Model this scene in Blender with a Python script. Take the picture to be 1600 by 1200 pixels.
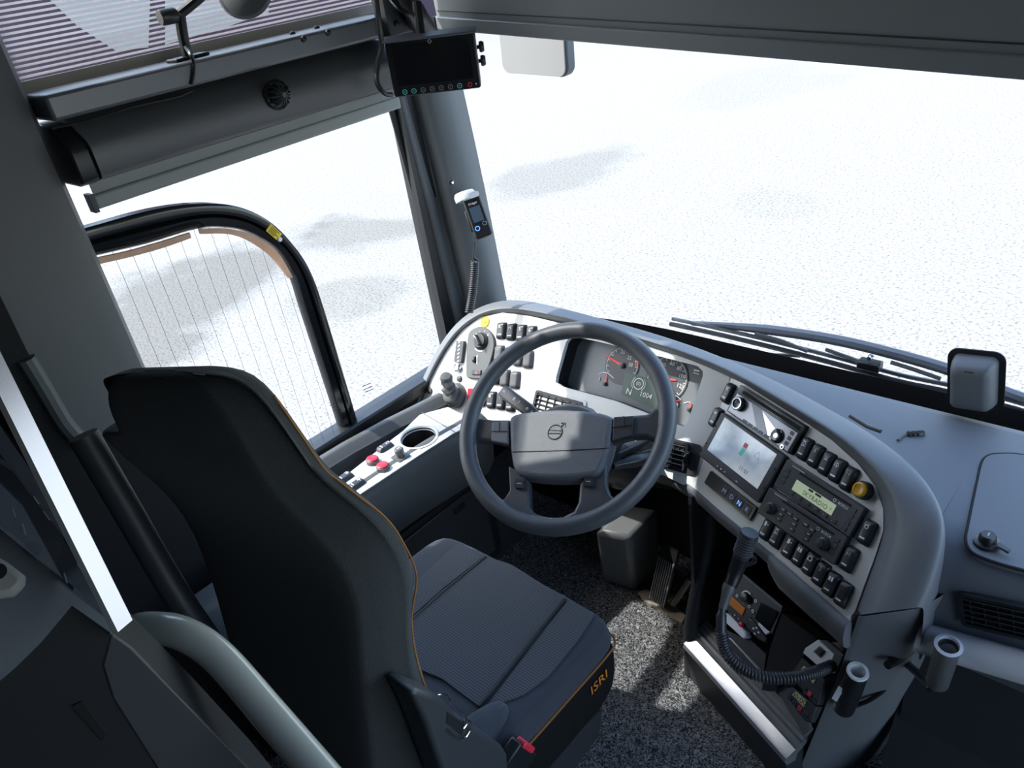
import bpy, bmesh, math, random
from mathutils import Vector, Matrix
from mathutils.geometry import tessellate_polygon
random.seed(7)
S = bpy.context.scene
for o in list(bpy.data.objects): bpy.data.objects.remove(o, do_unlink=True)

# ------------------------------------------------------------------ camera
FPX = 1225.0
def cam_basis(yaw, pitch, roll):
    cy, sy = math.cos(yaw), math.sin(yaw); cp, sp = math.cos(pitch), math.sin(pitch); cr, sr = math.cos(roll), math.sin(roll)
    f = Vector((-sy*cp, cy*cp, -sp)); r = Vector((cy, sy, 0)); d = -r.cross(f)
    return r*cr + d*sr, d*cr - r*sr, f
CR, CD, CF = cam_basis(math.radians(46.5), math.radians(30), math.radians(9.5))
CP = Vector((0, 0, 1.65))
cd = bpy.data.cameras.new('camera'); cam = bpy.data.objects.new('camera', cd); S.collection.objects.link(cam)
cd.sensor_width = 36; cd.lens = 36*FPX/1600; cd.clip_start = .01; cd.clip_end = 500
m = Matrix.Identity(4)
for i in range(3):
    m[i][0] = CR[i]; m[i][1] = -CD[i]; m[i][2] = -CF[i]; m[i][3] = CP[i]
cam.matrix_world = m; S.camera = cam

# ------------------------------------------------------------------ light and exposure
w = bpy.data.worlds.new('sky'); S.world = w; w.use_nodes = True
nt = w.node_tree; bg = nt.nodes['Background']
sk = nt.nodes.new('ShaderNodeTexSky'); sk.sky_type = 'NISHITA'; sk.sun_disc = False
sk.sun_elevation = math.radians(50); sk.sun_rotation = math.radians(233); sk.air_density = 1.2; sk.dust_density = 2.0; sk.ozone_density = 1.2
nt.links.new(sk.outputs[0], bg.inputs[0]); bg.inputs[1].default_value = .78
SUN_DIR = Vector((.667, .38, -1.0)).normalized()      # direction the light travels: from the left, a little from behind
sd = bpy.data.lights.new('sun', 'SUN'); sd.energy = 8.5; sd.angle = math.radians(.6); sd.color = (1, .97, .92)
sun = bpy.data.objects.new('sun', sd); S.collection.objects.link(sun)
sun.rotation_euler = SUN_DIR.to_track_quat('-Z', 'Y').to_euler(); sun.location = (-6, -4, 9)
S.view_settings.view_transform = 'Standard'; S.view_settings.look = 'None'; S.view_settings.gamma = 1; S.view_settings.use_curve_mapping = False
S.view_settings.exposure = 0.15

# ------------------------------------------------------------------ locating points on real planes of the cab
def ray(u, v): return CF + CR*((u-800)/FPX) + CD*((v-600)/FPX)
def DEP(u, v, d): return CP + ray(u, v)*d
def AX(u, v, a, val):
    r = ray(u, v); return CP + r*((val-CP[a])/r[a])
def PL(u, v, n, p0):
    r = ray(u, v); return CP + r*(n.dot(p0-CP)/n.dot(r))
nL = Vector((0, -math.cos(math.radians(35)), math.sin(math.radians(35)))); pL = Vector((-1.15, 1.30, .75)); hL = Vector((1, 0, 0)); uL = nL.cross(hL)
nR = Vector((-.324, -.752, .574)).normalized(); pR = Vector((-.51, 1.179, .702)); hR = Vector((.918, -.396, 0)).normalized(); uR = nR.cross(hR)
def LP(u, v, o=0): return PL(u, v, nL, pL+nL*o)
def RP(u, v, o=0): return PL(u, v, nR, pR+nR*o)
def FP(u, v, o=0):                                  # the fascia: two planes meeting at a soft crease, seen side nearest
    a, b = LP(u, v, o), RP(u, v, o)
    return a if (a-CP).length < (b-CP).length else b
def frame(o, x, y):                                 # orthonormal frame
    x = x.normalized(); z = x.cross(y).normalized(); y = z.cross(x)
    M = Matrix.Identity(4)
    for i in range(3): M[i][0] = x[i]; M[i][1] = y[i]; M[i][2] = z[i]; M[i][3] = o[i]
    return M
def fr_n(o, n, xh):                                 # frame with z = n
    y = n.cross(xh).normalized(); x = y.cross(n).normalized(); return frame(o, x, y)
def rect(fn, tl, tr, br, bl, o=0):                  # frame, width and height of a rectangle whose corners are seen on a plane
    A, B, C_, D = [fn(*p, o) for p in (tl, tr, br, bl)]
    c = (A+B+C_+D)/4; x = (B-A)+(C_-D); y = (A-D)+(B-C_)
    return frame(c, x, y), x.length/2, y.length/2

# ------------------------------------------------------------------ materials
def mat(name, col, rough=.5, metal=0, bump=0, scale=300, spec=.5, emit=None, es=0, var=0, coat=0, sheen=0, voro=False, bdist=.002):
    M = bpy.data.materials.new(name); M.use_nodes = True; t = M.node_tree; b = t.nodes['Principled BSDF']
    b.inputs['Base Color'].default_value = (*col, 1); b.inputs['Roughness'].default_value = rough; b.inputs['Metallic'].default_value = metal
    b.inputs['Specular IOR Level'].default_value = spec
    if coat: b.inputs['Coat Weight'].default_value = coat
    if sheen: b.inputs['Sheen Weight'].default_value = sheen; b.inputs['Sheen Roughness'].default_value = .6
    if emit: b.inputs['Emission Color'].default_value = (*emit, 1); b.inputs['Emission Strength'].default_value = es
    tc = None
    if bump or var:
        tc = t.nodes.new('ShaderNodeTexCoord')
        n = t.nodes.new('ShaderNodeTexVoronoi' if voro else 'ShaderNodeTexNoise'); n.inputs['Scale'].default_value = scale
        t.links.new(tc.outputs['Object'], n.inputs['Vector'])
        if bump:
            bp = t.nodes.new('ShaderNodeBump'); bp.inputs['Strength'].default_value = bump; bp.inputs['Distance'].default_value = bdist
            t.links.new(n.outputs[0], bp.inputs['Height']); t.links.new(bp.outputs[0], b.inputs['Normal'])
        if var:
            mx = t.nodes.new('ShaderNodeMix'); mx.data_type = 'RGBA'
            mx.inputs[6].default_value = (*[c*(1-var) for c in col], 1); mx.inputs[7].default_value = (*[min(1, c*(1+var)) for c in col], 1)
            t.links.new(n.outputs[0], mx.inputs[0]); t.links.new(mx.outputs[2], b.inputs['Base Color'])
    return M
def glass_mat(name, tint=(1, 1, 1), refl=.5):
    M = bpy.data.materials.new(name); M.use_nodes = True; t = M.node_tree; t.nodes.clear()
    out = t.nodes.new('ShaderNodeOutputMaterial'); tr = t.nodes.new('ShaderNodeBsdfTransparent'); gl = t.nodes.new('ShaderNodeBsdfGlossy')
    tr.inputs[0].default_value = (*tint, 1); gl.inputs['Roughness'].default_value = .03
    fr = t.nodes.new('ShaderNodeFresnel'); fr.inputs[0].default_value = 1.3
    ml = t.nodes.new('ShaderNodeMath'); ml.operation = 'MULTIPLY'; ml.inputs[1].default_value = refl
    mx = t.nodes.new('ShaderNodeMixShader')
    t.links.new(fr.outputs[0], ml.inputs[0]); t.links.new(ml.outputs[0], mx.inputs[0]); t.links.new(tr.outputs[0], mx.inputs[1]); t.links.new(gl.outputs[0], mx.inputs[2]); t.links.new(mx.outputs[0], out.inputs[0])
    return M
K = {}
K['dash'] = mat('dash_blue_grey', (.115, .125, .145), .55, bump=.12, scale=900)
K['rim'] = mat('dash_rim_grey', (.15, .16, .175), .5, bump=.1, scale=900)
K['silver'] = mat('silver_fascia', (.70, .71, .70), .42)
K['dark'] = mat('dark_plastic', (.028, .030, .034), .5, bump=.08, scale=800)
K['unit'] = mat('radio_unit_black', (.042, .045, .050), .42)
K['black'] = mat('black_plastic', (.011, .012, .014), .38)
K['gloss'] = mat('gloss_black', (.008, .009, .011), .12)
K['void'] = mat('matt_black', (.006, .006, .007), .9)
K['grey'] = mat('grey_trim', (.085, .09, .095), .5, bump=.08, scale=700)
K['pillar'] = mat('pillar_grey', (.085, .087, .09), .55, bump=.1, scale=700)
K['pillar2'] = mat('front_pillar_grey', (.10, .105, .11), .5, bump=.08, scale=700)
K['rail'] = mat('rail_alloy_grey', (.17, .18, .19), .38, metal=.3)
K['blind'] = mat('blind_fabric_grey', (.27, .285, .28), .8, bump=.05, scale=1500)
K['cass'] = mat('blind_cassette_grey', (.10, .105, .11), .38)
K['alu'] = mat('brushed_aluminium', (.72, .73, .74), .32, metal=.9)
K['chrome'] = mat('chrome', (.8, .8, .82), .12, metal=1)
K['tube'] = mat('painted_grey_tube', (.36, .37, .35), .22, coat=.5)
K['ledge'] = mat('silver_blue_ledge', (.58, .60, .64), .35)
K['wheel'] = mat('steering_wheel_grey', (.075, .081, .092), .42, bump=.15, scale=900)
K['hub'] = mat('hub_grain', (.125, .132, .145), .45, bump=.35, scale=650, voro=True)
K['key'] = mat('switch_black', (.034, .036, .041), .33)
K['keyg'] = mat('switch_blank_grey', (.085, .088, .094), .45)
K['white'] = mat('white_print', (.85, .86, .88), .5)
K['whited'] = mat('grey_print', (.42, .43, .45), .5)
K['red'] = mat('red_plastic', (.62, .02, .05), .35)
K['redp'] = mat('red_print', (.75, .06, .05), .5, emit=(1, .08, .05), es=.15)
K['yellow'] = mat('yellow_sticker', (.85, .62, .02), .5)
K['amber'] = mat('amber_knob', (.72, .38, .02), .3)
K['ink'] = mat('black_ink', (.01, .01, .01), .6)
K['seat'] = mat('seat_blue_black_fabric', (.026, .032, .044), .85, bump=.4, scale=900, sheen=.15)
K['seatside'] = mat('seat_black_fabric', (.008, .0085, .009), .9, bump=.35, scale=500, spec=.2, var=.35)
K['seatback'] = mat('seat_back_velour', (.025, .0275, .028), .9, bump=.4, scale=350, sheen=.12, var=.4)
K['stitch'] = mat('orange_stitching', (.30, .12, .025), .7)
K['orange'] = mat('orange_print', (.8, .25, .02), .6)
def foam():
    M = mat('brown_foam_strip', (.70, .50, .38), .8, var=.3, scale=40); t = M.node_tree; b = t.nodes['Principled BSDF']; out = t.nodes['Material Output']
    tr = t.nodes.new('ShaderNodeBsdfTranslucent'); tr.inputs[0].default_value = (.62, .42, .30, 1); mx = t.nodes.new('ShaderNodeMixShader'); mx.inputs[0].default_value = .4
    t.links.new(b.outputs[0], mx.inputs[1]); t.links.new(tr.outputs[0], mx.inputs[2]); t.links.new(mx.outputs[0], out.inputs[0]); return M
K['copper'] = foam()
K['lcd'] = mat('lcd_green', (.30, .36, .26), .25, emit=(.55, .68, .42), es=.35)
K['lcdd'] = mat('lcd_dark_green', (.09, .12, .11), .2, emit=(.3, .42, .36), es=.1)
K['gauge'] = mat('gauge_face', (.20, .215, .235), .25)
K['blue'] = mat('blue_light', (.05, .1, .8), .4, emit=(.1, .25, 1), es=2.5)
K['cyan'] = mat('cyan_print', (.1, .4, .42), .5, emit=(.1, .6, .6), es=.25)
K['amberlcd'] = mat('amber_display', (.20, .07, .01), .25, emit=(.5, .16, .02), es=.15)
K['beige'] = mat('beige_grey_latch', (.30, .29, .27), .5)
K['wear'] = mat('worn_floor_metal', (.38, .34, .28), .6, var=.3, scale=60)
K['glass'] = glass_mat('window_glass', (.97, .985, .98), .35)
K['wglass'] = glass_mat('windscreen_glass', (.97, .99, .985), .25)
K['whiteplastic'] = mat('white_plastic', (.78, .79, .80), .4)
K['edge'] = mat('polished_acrylic_edge', (.95, .96, .98), .22, metal=.85)
K['mirror'] = mat('mirror_glass', (.21, .21, .205), .3)

def insert_mat():
    M = mat('ribbed_seat_insert', (.05, .055, .07), .85, sheen=.2); t = M.node_tree; b = t.nodes['Principled BSDF']
    tc = t.nodes.new('ShaderNodeTexCoord'); wv = t.nodes.new('ShaderNodeTexWave'); wv.bands_direction = 'Y'; wv.inputs['Scale'].default_value = 62; wv.inputs['Distortion'].default_value = 1.5; wv.inputs['Detail Scale'].default_value = 30
    t.links.new(tc.outputs['Object'], wv.inputs['Vector'])
    cr = t.nodes.new('ShaderNodeValToRGB'); cr.color_ramp.elements[0].color = (.012, .016, .026, 1); cr.color_ramp.elements[1].color = (.070, .074, .085, 1)
    t.links.new(wv.outputs['Fac'], cr.inputs[0]); t.links.new(cr.outputs[0], b.inputs['Base Color'])
    bp = t.nodes.new('ShaderNodeBump'); bp.inputs['Strength'].default_value = .4; bp.inputs['Distance'].default_value = .002
    t.links.new(wv.outputs['Fac'], bp.inputs['Height']); t.links.new(bp.outputs[0], b.inputs['Normal']); return M
K['insert'] = insert_mat()
def mat_coil():
    M = mat('coil_mat', (.05, .05, .052), .7); t = M.node_tree; b = t.nodes['Principled BSDF']
    tc = t.nodes.new('ShaderNodeTexCoord'); n = t.nodes.new('ShaderNodeTexNoise'); n.inputs['Scale'].default_value = 120; n.inputs['Detail'].default_value = 2; n.inputs['Distortion'].default_value = 2.2
    t.links.new(tc.outputs['Object'], n.inputs['Vector'])
    cr = t.nodes.new('ShaderNodeValToRGB'); e = cr.color_ramp.elements; e[0].position = .42; e[0].color = (.008, .009, .011, 1); e[1].position = .64; e[1].color = (.36, .365, .375, 1)
    t.links.new(n.outputs[0], cr.inputs[0]); t.links.new(cr.outputs[0], b.inputs['Base Color'])
    bp = t.nodes.new('ShaderNodeBump'); bp.inputs['Strength'].default_value = 1; bp.inputs['Distance'].default_value = .008
    t.links.new(n.outputs[0], bp.inputs['Height']); t.links.new(bp.outputs[0], b.inputs['Normal']); return M
K['mat'] = mat_coil()
def asphalt():
    M = mat('pale_asphalt', (.5, .49, .47), .85); t = M.node_tree; b = t.nodes['Principled BSDF']; N = t.nodes.new; L = t.links.new
    tc = N('ShaderNodeTexCoord'); n = N('ShaderNodeTexNoise'); n.inputs['Scale'].default_value = 42; n.inputs['Detail'].default_value = 7; n.inputs['Roughness'].default_value = .8
    gm = N('ShaderNodeNewGeometry'); L(gm.outputs['Position'], n.inputs['Vector'])
    cr = N('ShaderNodeValToRGB'); e = cr.color_ramp.elements; e[0].position = .38; e[0].color = (.045, .044, .046, 1); e[1].position = .51; e[1].color = (.205, .203, .197, 1)
    L(n.outputs[0], cr.inputs[0]); last = cr.outputs[0]
    n2 = N('ShaderNodeTexNoise'); n2.inputs['Scale'].default_value = .9; n2.inputs['Detail'].default_value = 4; L(gm.outputs['Position'], n2.inputs['Vector'])
    for u, v, du, dv, k in ((875, 272, 105, 42, .74), (560, 366, 90, 30, .66), (270, 480, 150, 130, .50), (520, 470, 110, 40, .74), (1190, 318, 90, 28, .9), (1180, 130, 160, 30, .9)):   # damp and worn patches lying on the tarmac
        c = AX(u, v, 2, GZ); ex = (AX(u+du, v, 2, GZ)-c); ey = (AX(u, v+dv, 2, GZ)-c); ax, ay = ex.length, ey.length; an = math.atan2(ex.y, ex.x)
        mp = N('ShaderNodeMapping'); mp.vector_type = 'TEXTURE'; mp.inputs['Location'].default_value = (c.x, c.y, 0); mp.inputs['Rotation'].default_value = (0, 0, an); mp.inputs['Scale'].default_value = (ax, ay, 50)
        L(gm.outputs['Position'], mp.inputs['Vector']); ln = N('ShaderNodeVectorMath'); ln.operation = 'LENGTH'; L(mp.outputs[0], ln.inputs[0])
        ad = N('ShaderNodeMath'); ad.operation = 'MULTIPLY_ADD'; ad.inputs[1].default_value = 2.2; L(n2.outputs[0], ad.inputs[0]); L(ln.outputs['Value'], ad.inputs[2])
        r = N('ShaderNodeMapRange'); r.inputs['From Min'].default_value = 1.75; r.inputs['From Max'].default_value = 2.15; L(ad.outputs[0], r.inputs['Value'])
        tn = N('ShaderNodeMix'); tn.data_type = 'RGBA'; tn.inputs[6].default_value = (k*1.02, k, k*.93, 1); tn.inputs[7].default_value = (1, 1, 1, 1); L(r.outputs[0], tn.inputs[0])
        mx = N('ShaderNodeMix'); mx.data_type = 'RGBA'; mx.blend_type = 'MULTIPLY'; mx.inputs[0].default_value = 1; L(last, mx.inputs[6]); L(tn.outputs[2], mx.inputs[7]); last = mx.outputs[2]
    L(last, b.inputs['Base Color']); return M

def screen_mat():
    M = mat('navigation_screen', (.12, .16, .2), .12); t = M.node_tree; b = t.nodes['Principled BSDF']
    tc = t.nodes.new('ShaderNodeTexCoord'); n = t.nodes.new('ShaderNodeTexNoise'); n.inputs['Scale'].default_value = 14; n.inputs['Detail'].default_value = 3
    t.links.new(tc.outputs['Object'], n.inputs['Vector'])
    cr = t.nodes.new('ShaderNodeValToRGB'); e = cr.color_ramp.elements; e[0].position = .3; e[0].color = (.16, .24, .36, 1); e[1].position = .7; e[1].color = (.62, .67, .70, 1)
    t.links.new(n.outputs[0], cr.inputs[0]); t.links.new(cr.outputs[0], b.inputs['Emission Color']); b.inputs['Emission Strength'].default_value = .55; return M
K['screen'] = screen_mat()

# ------------------------------------------------------------------ mesh building
_txt = {}
def text_geo(s, spacing=1.0):
    k = (s, spacing)
    if k not in _txt:
        c = bpy.data.curves.new('t', 'FONT'); c.body = s; c.size = 1; c.align_x = 'CENTER'; c.align_y = 'CENTER'; c.resolution_u = 2; c.space_character = spacing
        o = bpy.data.objects.new('t', c); S.collection.objects.link(o); bpy.context.view_layer.update()
        me = bpy.data.meshes.new_from_object(o.evaluated_get(bpy.context.evaluated_depsgraph_get()))
        vs = [v.co.copy() for v in me.vertices]; fs = [tuple(p.vertices) for p in me.polygons]
        bpy.data.objects.remove(o); bpy.data.curves.remove(c); bpy.data.meshes.remove(me)
        if vs:
            cx = (min(v.x for v in vs)+max(v.x for v in vs))/2; cy = (min(v.y for v in vs)+max(v.y for v in vs))/2
            vs = [v-Vector((cx, cy, 0)) for v in vs]
        _txt[k] = (vs, fs)
    return _txt[k]
I4 = Matrix.Identity(4)
def T(x, y, z=0): return Matrix.Translation((x, y, z))
def RZ(a): return Matrix.Rotation(math.radians(a), 4, 'Z')
class MB:
    def __init__(s): s.v = []; s.f = []
    def add(s, vs, fs, M=None):
        b = len(s.v); s.v += [(M @ Vector(v)) if M else Vector(v) for v in vs]; s.f += [tuple(i+b for i in f) for f in fs]; return s
    def box(s, M, sx, sy, sz):
        vs = [(x*sx/2, y*sy/2, z*sz/2) for z in (-1, 1) for y in (-1, 1) for x in (-1, 1)]
        return s.add(vs, [(0, 2, 3, 1), (4, 5, 7, 6), (0, 1, 5, 4), (2, 6, 7, 3), (0, 4, 6, 2), (1, 3, 7, 5)], M)
    def abox(s, x0, x1, y0, y1, z0, z1): return s.box(T((x0+x1)/2, (y0+y1)/2, (z0+z1)/2), x1-x0, y1-y0, z1-z0)
    def prism(s, pts, off, holes=()):                # polygon (with holes) and its copy shifted by off, walls between
        loops = [list(pts)]+[list(h) for h in holes]; allp = [p for l in loops for p in l]; n = len(allp)
        tri = tessellate_polygon(loops)
        vs = [Vector(p) for p in allp]+[Vector(p)+off for p in allp]; fs = []
        for t in tri: fs.append(tuple(t)); fs.append(tuple(i+n for i in reversed(t)))
        k = 0
        for l in loops:
            for i in range(len(l)):
                a, b_ = k+i, k+(i+1) % len(l); fs.append((a, b_, b_+n, a+n))
            k += len(l)
        return s.add(vs, fs)
    def ngon_prism(s, pts, off):                      # convex-ish polygon kept as n-gons so that bevels work
        n = len(pts); vs = [Vector(p) for p in pts]+[Vector(p)+off for p in pts]
        return s.add(vs, [tuple(range(n)), tuple(reversed(range(n, 2*n)))]+[(i, (i+1) % n, (i+1) % n+n, i+n) for i in range(n)])
    def tube(s, pts, r, n=10, closed=False, cap=True, sx=1.0):
        pts = [Vector(p) for p in pts]; N = len(pts); rs = r if isinstance(r, (list, tuple)) else [r]*N
        t0 = (pts[1]-pts[0]).normalized(); up = Vector((0, 0, 1)) if abs(t0.z) < .9 else Vector((1, 0, 0))
        a = t0.cross(up).normalized(); vs = []; fs = []
        for i, p in enumerate(pts):
            if closed: t = pts[(i+1) % N]-pts[i-1]
            else: t = pts[min(i+1, N-1)]-pts[max(i-1, 0)]
            t.normalize(); a = (a-t*a.dot(t)).normalized(); b = t.cross(a)
            for k in range(n):
                an = 2*math.pi*k/n; vs.append(p+(a*math.cos(an)*sx+b*math.sin(an))*rs[i])
        for i in range(N if closed else N-1):
            j = (i+1) % N
            for k in range(n): fs.append((i*n+k, i*n+(k+1) % n, j*n+(k+1) % n, j*n+k))
        if cap and not closed: fs.append(tuple(reversed(range(n)))); fs.append(tuple((N-1)*n+k for k in range(n)))
        return s.add(vs, fs)
    def lathe(s, M, prof, n=24, ring=False):          # profile of (radius, z)
        vs = []; fs = []; m_ = len(prof)
        for k in range(n):
            a = 2*math.pi*k/n
            for r, z in prof: vs.append((r*math.cos(a), r*math.sin(a), z))
        for k in range(n):
            j = (k+1) % n
            for i in range(m_-1): fs.append((k*m_+i, j*m_+i, j*m_+i+1, k*m_+i+1))
        if not ring and prof[0][0] > 1e-6: fs.append(tuple(reversed([k*m_ for k in range(n)])))
        if not ring and prof[-1][0] > 1e-6: fs.append(tuple(k*m_+m_-1 for k in range(n)))
        return s.add(vs, fs, M)
    def loft(s, rows, closed=False, cap=False):
        n = len(rows[0]); vs = [Vector(p) for r in rows for p in r]; fs = []
        for i in range(len(rows)-1):
            for k in range(n if closed else n-1):
                fs.append((i*n+k, i*n+(k+1) % n, (i+1)*n+(k+1) % n, (i+1)*n+k))
        if cap: fs.append(tuple(reversed(range(n)))); fs.append(tuple((len(rows)-1)*n+k for k in range(n)))
        return s.add(vs, fs)
    def text(s, M, txt, size, sx=1.0, spacing=1.0, z=.0004):
        vs, fs = text_geo(txt, spacing); return s.add([(v.x*size*sx, v.y*size, z) for v in vs], fs, M)
    def ring(s, M, r, t, n=24, z=.0004, a0=0, a1=360):
        vs = []; fs = []; full = a1-a0 >= 360; N = n if full else n+1
        for k in range(N):
            a = math.radians(a0+(a1-a0)*k/n)
            for q in (r-t/2, r+t/2): vs.append((q*math.cos(a), q*math.sin(a), z))
        for k in range(n):
            j = (k+1) % N if full else k+1
            fs.append((2*k, 2*k+1, 2*j+1, 2*j))
        return s.add(vs, fs, M)
    def line(s, M, p, q, t, z=.0004):
        p = Vector((*p, z)); q = Vector((*q, z)); d = (q-p).normalized(); e = Vector((-d.y, d.x, 0))*t/2
        return s.add([p-e, q-e, q+e, p+e], [(0, 1, 2, 3)], M)
WM = {}
def finish(o, label, cat, group, kind):
    if label: o['label'] = label
    if cat: o['category'] = cat
    if group: o['group'] = group
    if kind: o['kind'] = kind
def build(name, mb, material, parent=None, label=None, cat=None, group=None, kind=None, bevel=0, seg=2, smooth=35, sub=0, M=None, solid=0):
    me = bpy.data.meshes.new(name)
    if parent is not None: inv = WM[parent].inverted()
    else:
        if M is None:
            xs = [v.x for v in mb.v]; ys = [v.y for v in mb.v]; zs = [v.z for v in mb.v]
            M = T((min(xs)+max(xs))/2, (min(ys)+max(ys))/2, min(zs))
        inv = M.inverted()
    me.from_pydata([inv @ v for v in mb.v], [], mb.f); me.validate()
    b = bmesh.new(); b.from_mesh(me); bmesh.ops.remove_doubles(b, verts=b.verts, dist=1e-6); bmesh.ops.recalc_face_normals(b, faces=b.faces); b.to_mesh(me); b.free()
    me.materials.append(material)
    if smooth:
        me.shade_smooth(); me.set_sharp_from_angle(angle=math.radians(smooth))
    o = bpy.data.objects.new(name, me); S.collection.objects.link(o)
    if parent is not None: o.parent = parent; WM[o] = WM[parent]
    else: o.matrix_world = M; WM[o] = M
    if solid: q = o.modifiers.new('solid', 'SOLIDIFY'); q.thickness = solid; q.offset = -1
    if bevel: q = o.modifiers.new('bevel', 'BEVEL'); q.width = bevel; q.segments = seg; q.limit_method = 'ANGLE'; q.angle_limit = math.radians(40)
    if sub: q = o.modifiers.new('sub', 'SUBSURF'); q.levels = sub; q.render_levels = sub
    finish(o, label, cat, group, kind); return o
def thing(name, M, label=None, cat=None, group=None, kind=None):
    o = bpy.data.objects.new(name, None); o.empty_display_size = .05; S.collection.objects.link(o); o.matrix_world = M; WM[o] = M
    finish(o, label, cat, group, kind); return o
def struct(name, mb, material, **k): return build(name, mb, material, kind='structure', **k)
def crom(pts, n=6, closed=False):                    # Catmull-Rom through points
    pts = [Vector(p) for p in pts]; N = len(pts); out = []
    for i in range(N if closed else N-1):
        g = lambda k: pts[k % N] if closed else pts[max(0, min(N-1, k))]
        a, b, c, d = g(i-1), g(i), g(i+1), g(i+2)
        for j in range(n):
            t = j/n; out.append(((b*2)+(c-a)*t+(a*2-b*5+c*4-d)*t*t+(b*3-a-c*3+d)*t**3)*.5)
    if not closed: out.append(pts[-1])
    return out
def rrect(w, h, r, n=5):                             # rounded rectangle in local xy
    out = []
    for cx, cy, a in ((w/2-r, h/2-r, 0), (-w/2+r, h/2-r, 90), (-w/2+r, -h/2+r, 180), (w/2-r, -h/2+r, 270)):
        for k in range(n+1):
            t = math.radians(a+90*k/n); out.append(Vector((cx+r*math.cos(t), cy+r*math.sin(t), 0)))
    return out
def slab(mb, M, w, h, r, z0, z1, n=5, taper=0):      # rounded-rectangle slab between local z0 and z1
    lo = [M @ (p+Vector((0, 0, z0))) for p in rrect(w, h, r, n)]; hi = [M @ (p+Vector((0, 0, z1))) for p in rrect(w-taper, h-taper, max(r-taper/2, .0005), n)]
    N = len(lo); return mb.add(lo+hi, [tuple(reversed(range(N))), tuple(range(N, 2*N))]+[(i, (i+1) % N, (i+1) % N+N, i+N) for i in range(N)])
def coil(path, r, wire, turns, n=6, per=10):
    p = crom(path, 12); L = [0]
    for a, b in zip(p, p[1:]): L.append(L[-1]+(b-a).length)
    N = turns*per; out = []; a = None; j = 0
    for i in range(N+1):
        d = L[-1]*i/N
        while j < len(L)-2 and L[j+1] < d: j += 1
        f = (d-L[j])/max(1e-9, L[j+1]-L[j]); c = p[j].lerp(p[j+1], f); t = (p[j+1]-p[j]).normalized()
        if a is None: a = t.orthogonal().normalized()
        a = (a-t*a.dot(t)).normalized(); b = t.cross(a); an = 2*math.pi*i/per
        out.append(c+(a*math.cos(an)+b*math.sin(an))*r)
    mb = MB(); mb.tube(out, wire, n); return mb
def upframe(fn, n, u, v, u2, v2, o=0):               # frame at a pixel's point on a plane, y towards the second pixel, z along the plane's normal
    a, b = fn(u, v, o), fn(u2, v2, o); y = (b-a).normalized(); return frame(a, y.cross(n), y)

# ================================================================== the setting
GZ = -1.0
K['asphalt'] = asphalt()
struct('ground', MB().abox(-120, 60, -40, 120, GZ-.1, GZ), K['asphalt'])
struct('floor', MB().abox(-1.62, .95, -1.2, 1.5, -.05, 0), K['mat'])
struct('ceiling', MB().abox(-1.66, 1.0, -1.6, 1.22, 1.98, 2.06), K['grey'])
mb = MB(); mb.abox(-1.66, -1.605, .16, 1.5, -.4, .555); mb.abox(-1.66, -1.60, -1.6, .16, -.4, 1.98); mb.abox(-1.66, -1.57, .1, .5, 1.955, 1.98)
struct('wall_left', mb, K['dark'])
struct('wall_rear', MB().abox(-1.66, 1.0, -1.66, -1.6, -.4, 2.0), K['grey'])
mb = MB(); mb.abox(.95, 1.0, -1.6, .0, -.4, 2.0); mb.abox(.95, 1.0, .0, 1.5, -.4, .1); mb.abox(.95, 1.0, .0, 1.5, 1.8, 2.0)
struct('wall_right', mb, K['grey'])
mb = MB(); mb.abox(-1.62, .95, 1.47, 1.52, -.4, .66)
struct('wall_front', mb, K['void'])
# upright pillar behind the side window
prof = [(-1.64, .475), (-1.545, .47), (-1.515, .455), (-1.50, .42), (-1.50, .22), (-1.51, .17), (-1.54, .145), (-1.64, .14)]
struct('trim_1', MB().loft([[(x, y, z) for x, y in prof] for z in (-.05, .6, 1.2, 1.98)], closed=True, cap=True), K['pillar'], bevel=0)
# front pillar between side window and windscreen: a profile carried up along the two edges seen
mb = MB(); rows = []
for vl, vr, ul, ur, z in ((500, 465, 700, 779, .70), (310, 300, 651, 746, 1.07), (155, 150, 608, 711, 1.32), (40, 40, 577, 686, 1.52)):
    a = AX(ul, vl, 0, -1.615); b = AX(ur, vr, 1, 1.42)
    a.z = b.z = (a.z+b.z)/2
    d = b-a; n = Vector((d.y, -d.x, 0)).normalized()*.012
    r = [a+Vector((-.05, .04, 0)), a, a+d*.10+n*1.2, a+d*.22+n*1.7, a+d*.30-n*1.2, a+d*.36-n*1.4, a+d*.50+n*1.6, a+d*.62+n*2.0, a+d*.85+n*1.6, b, b+Vector((-.02, .05, 0))]
    rows.append(r)
e = rows[0]; rows.insert(0, [p+(p-q)*.9 for p, q in zip(e, rows[1])])
APIL = rows
struct('trim_2', mb.loft(rows), K['pillar2'], sub=1, smooth=60)
b = MB()
P = rows[2][7].lerp(rows[3][7], .15); b.lathe(frame(P, Vector((1, 1, 0)), Vector((0, 0, 1))), [(.0001, .004), (.006, .003), (.008, -.002)], 12)
build('pillar_screw', b, K['chrome'], parent=bpy.data.objects['trim_2'])
b = MB(); b.tube([r[1]+Vector((.004, -.004, 0)) for r in rows], .009, 6); build('door_seal', b, K['black'], parent=bpy.data.objects['trim_2'])

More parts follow.
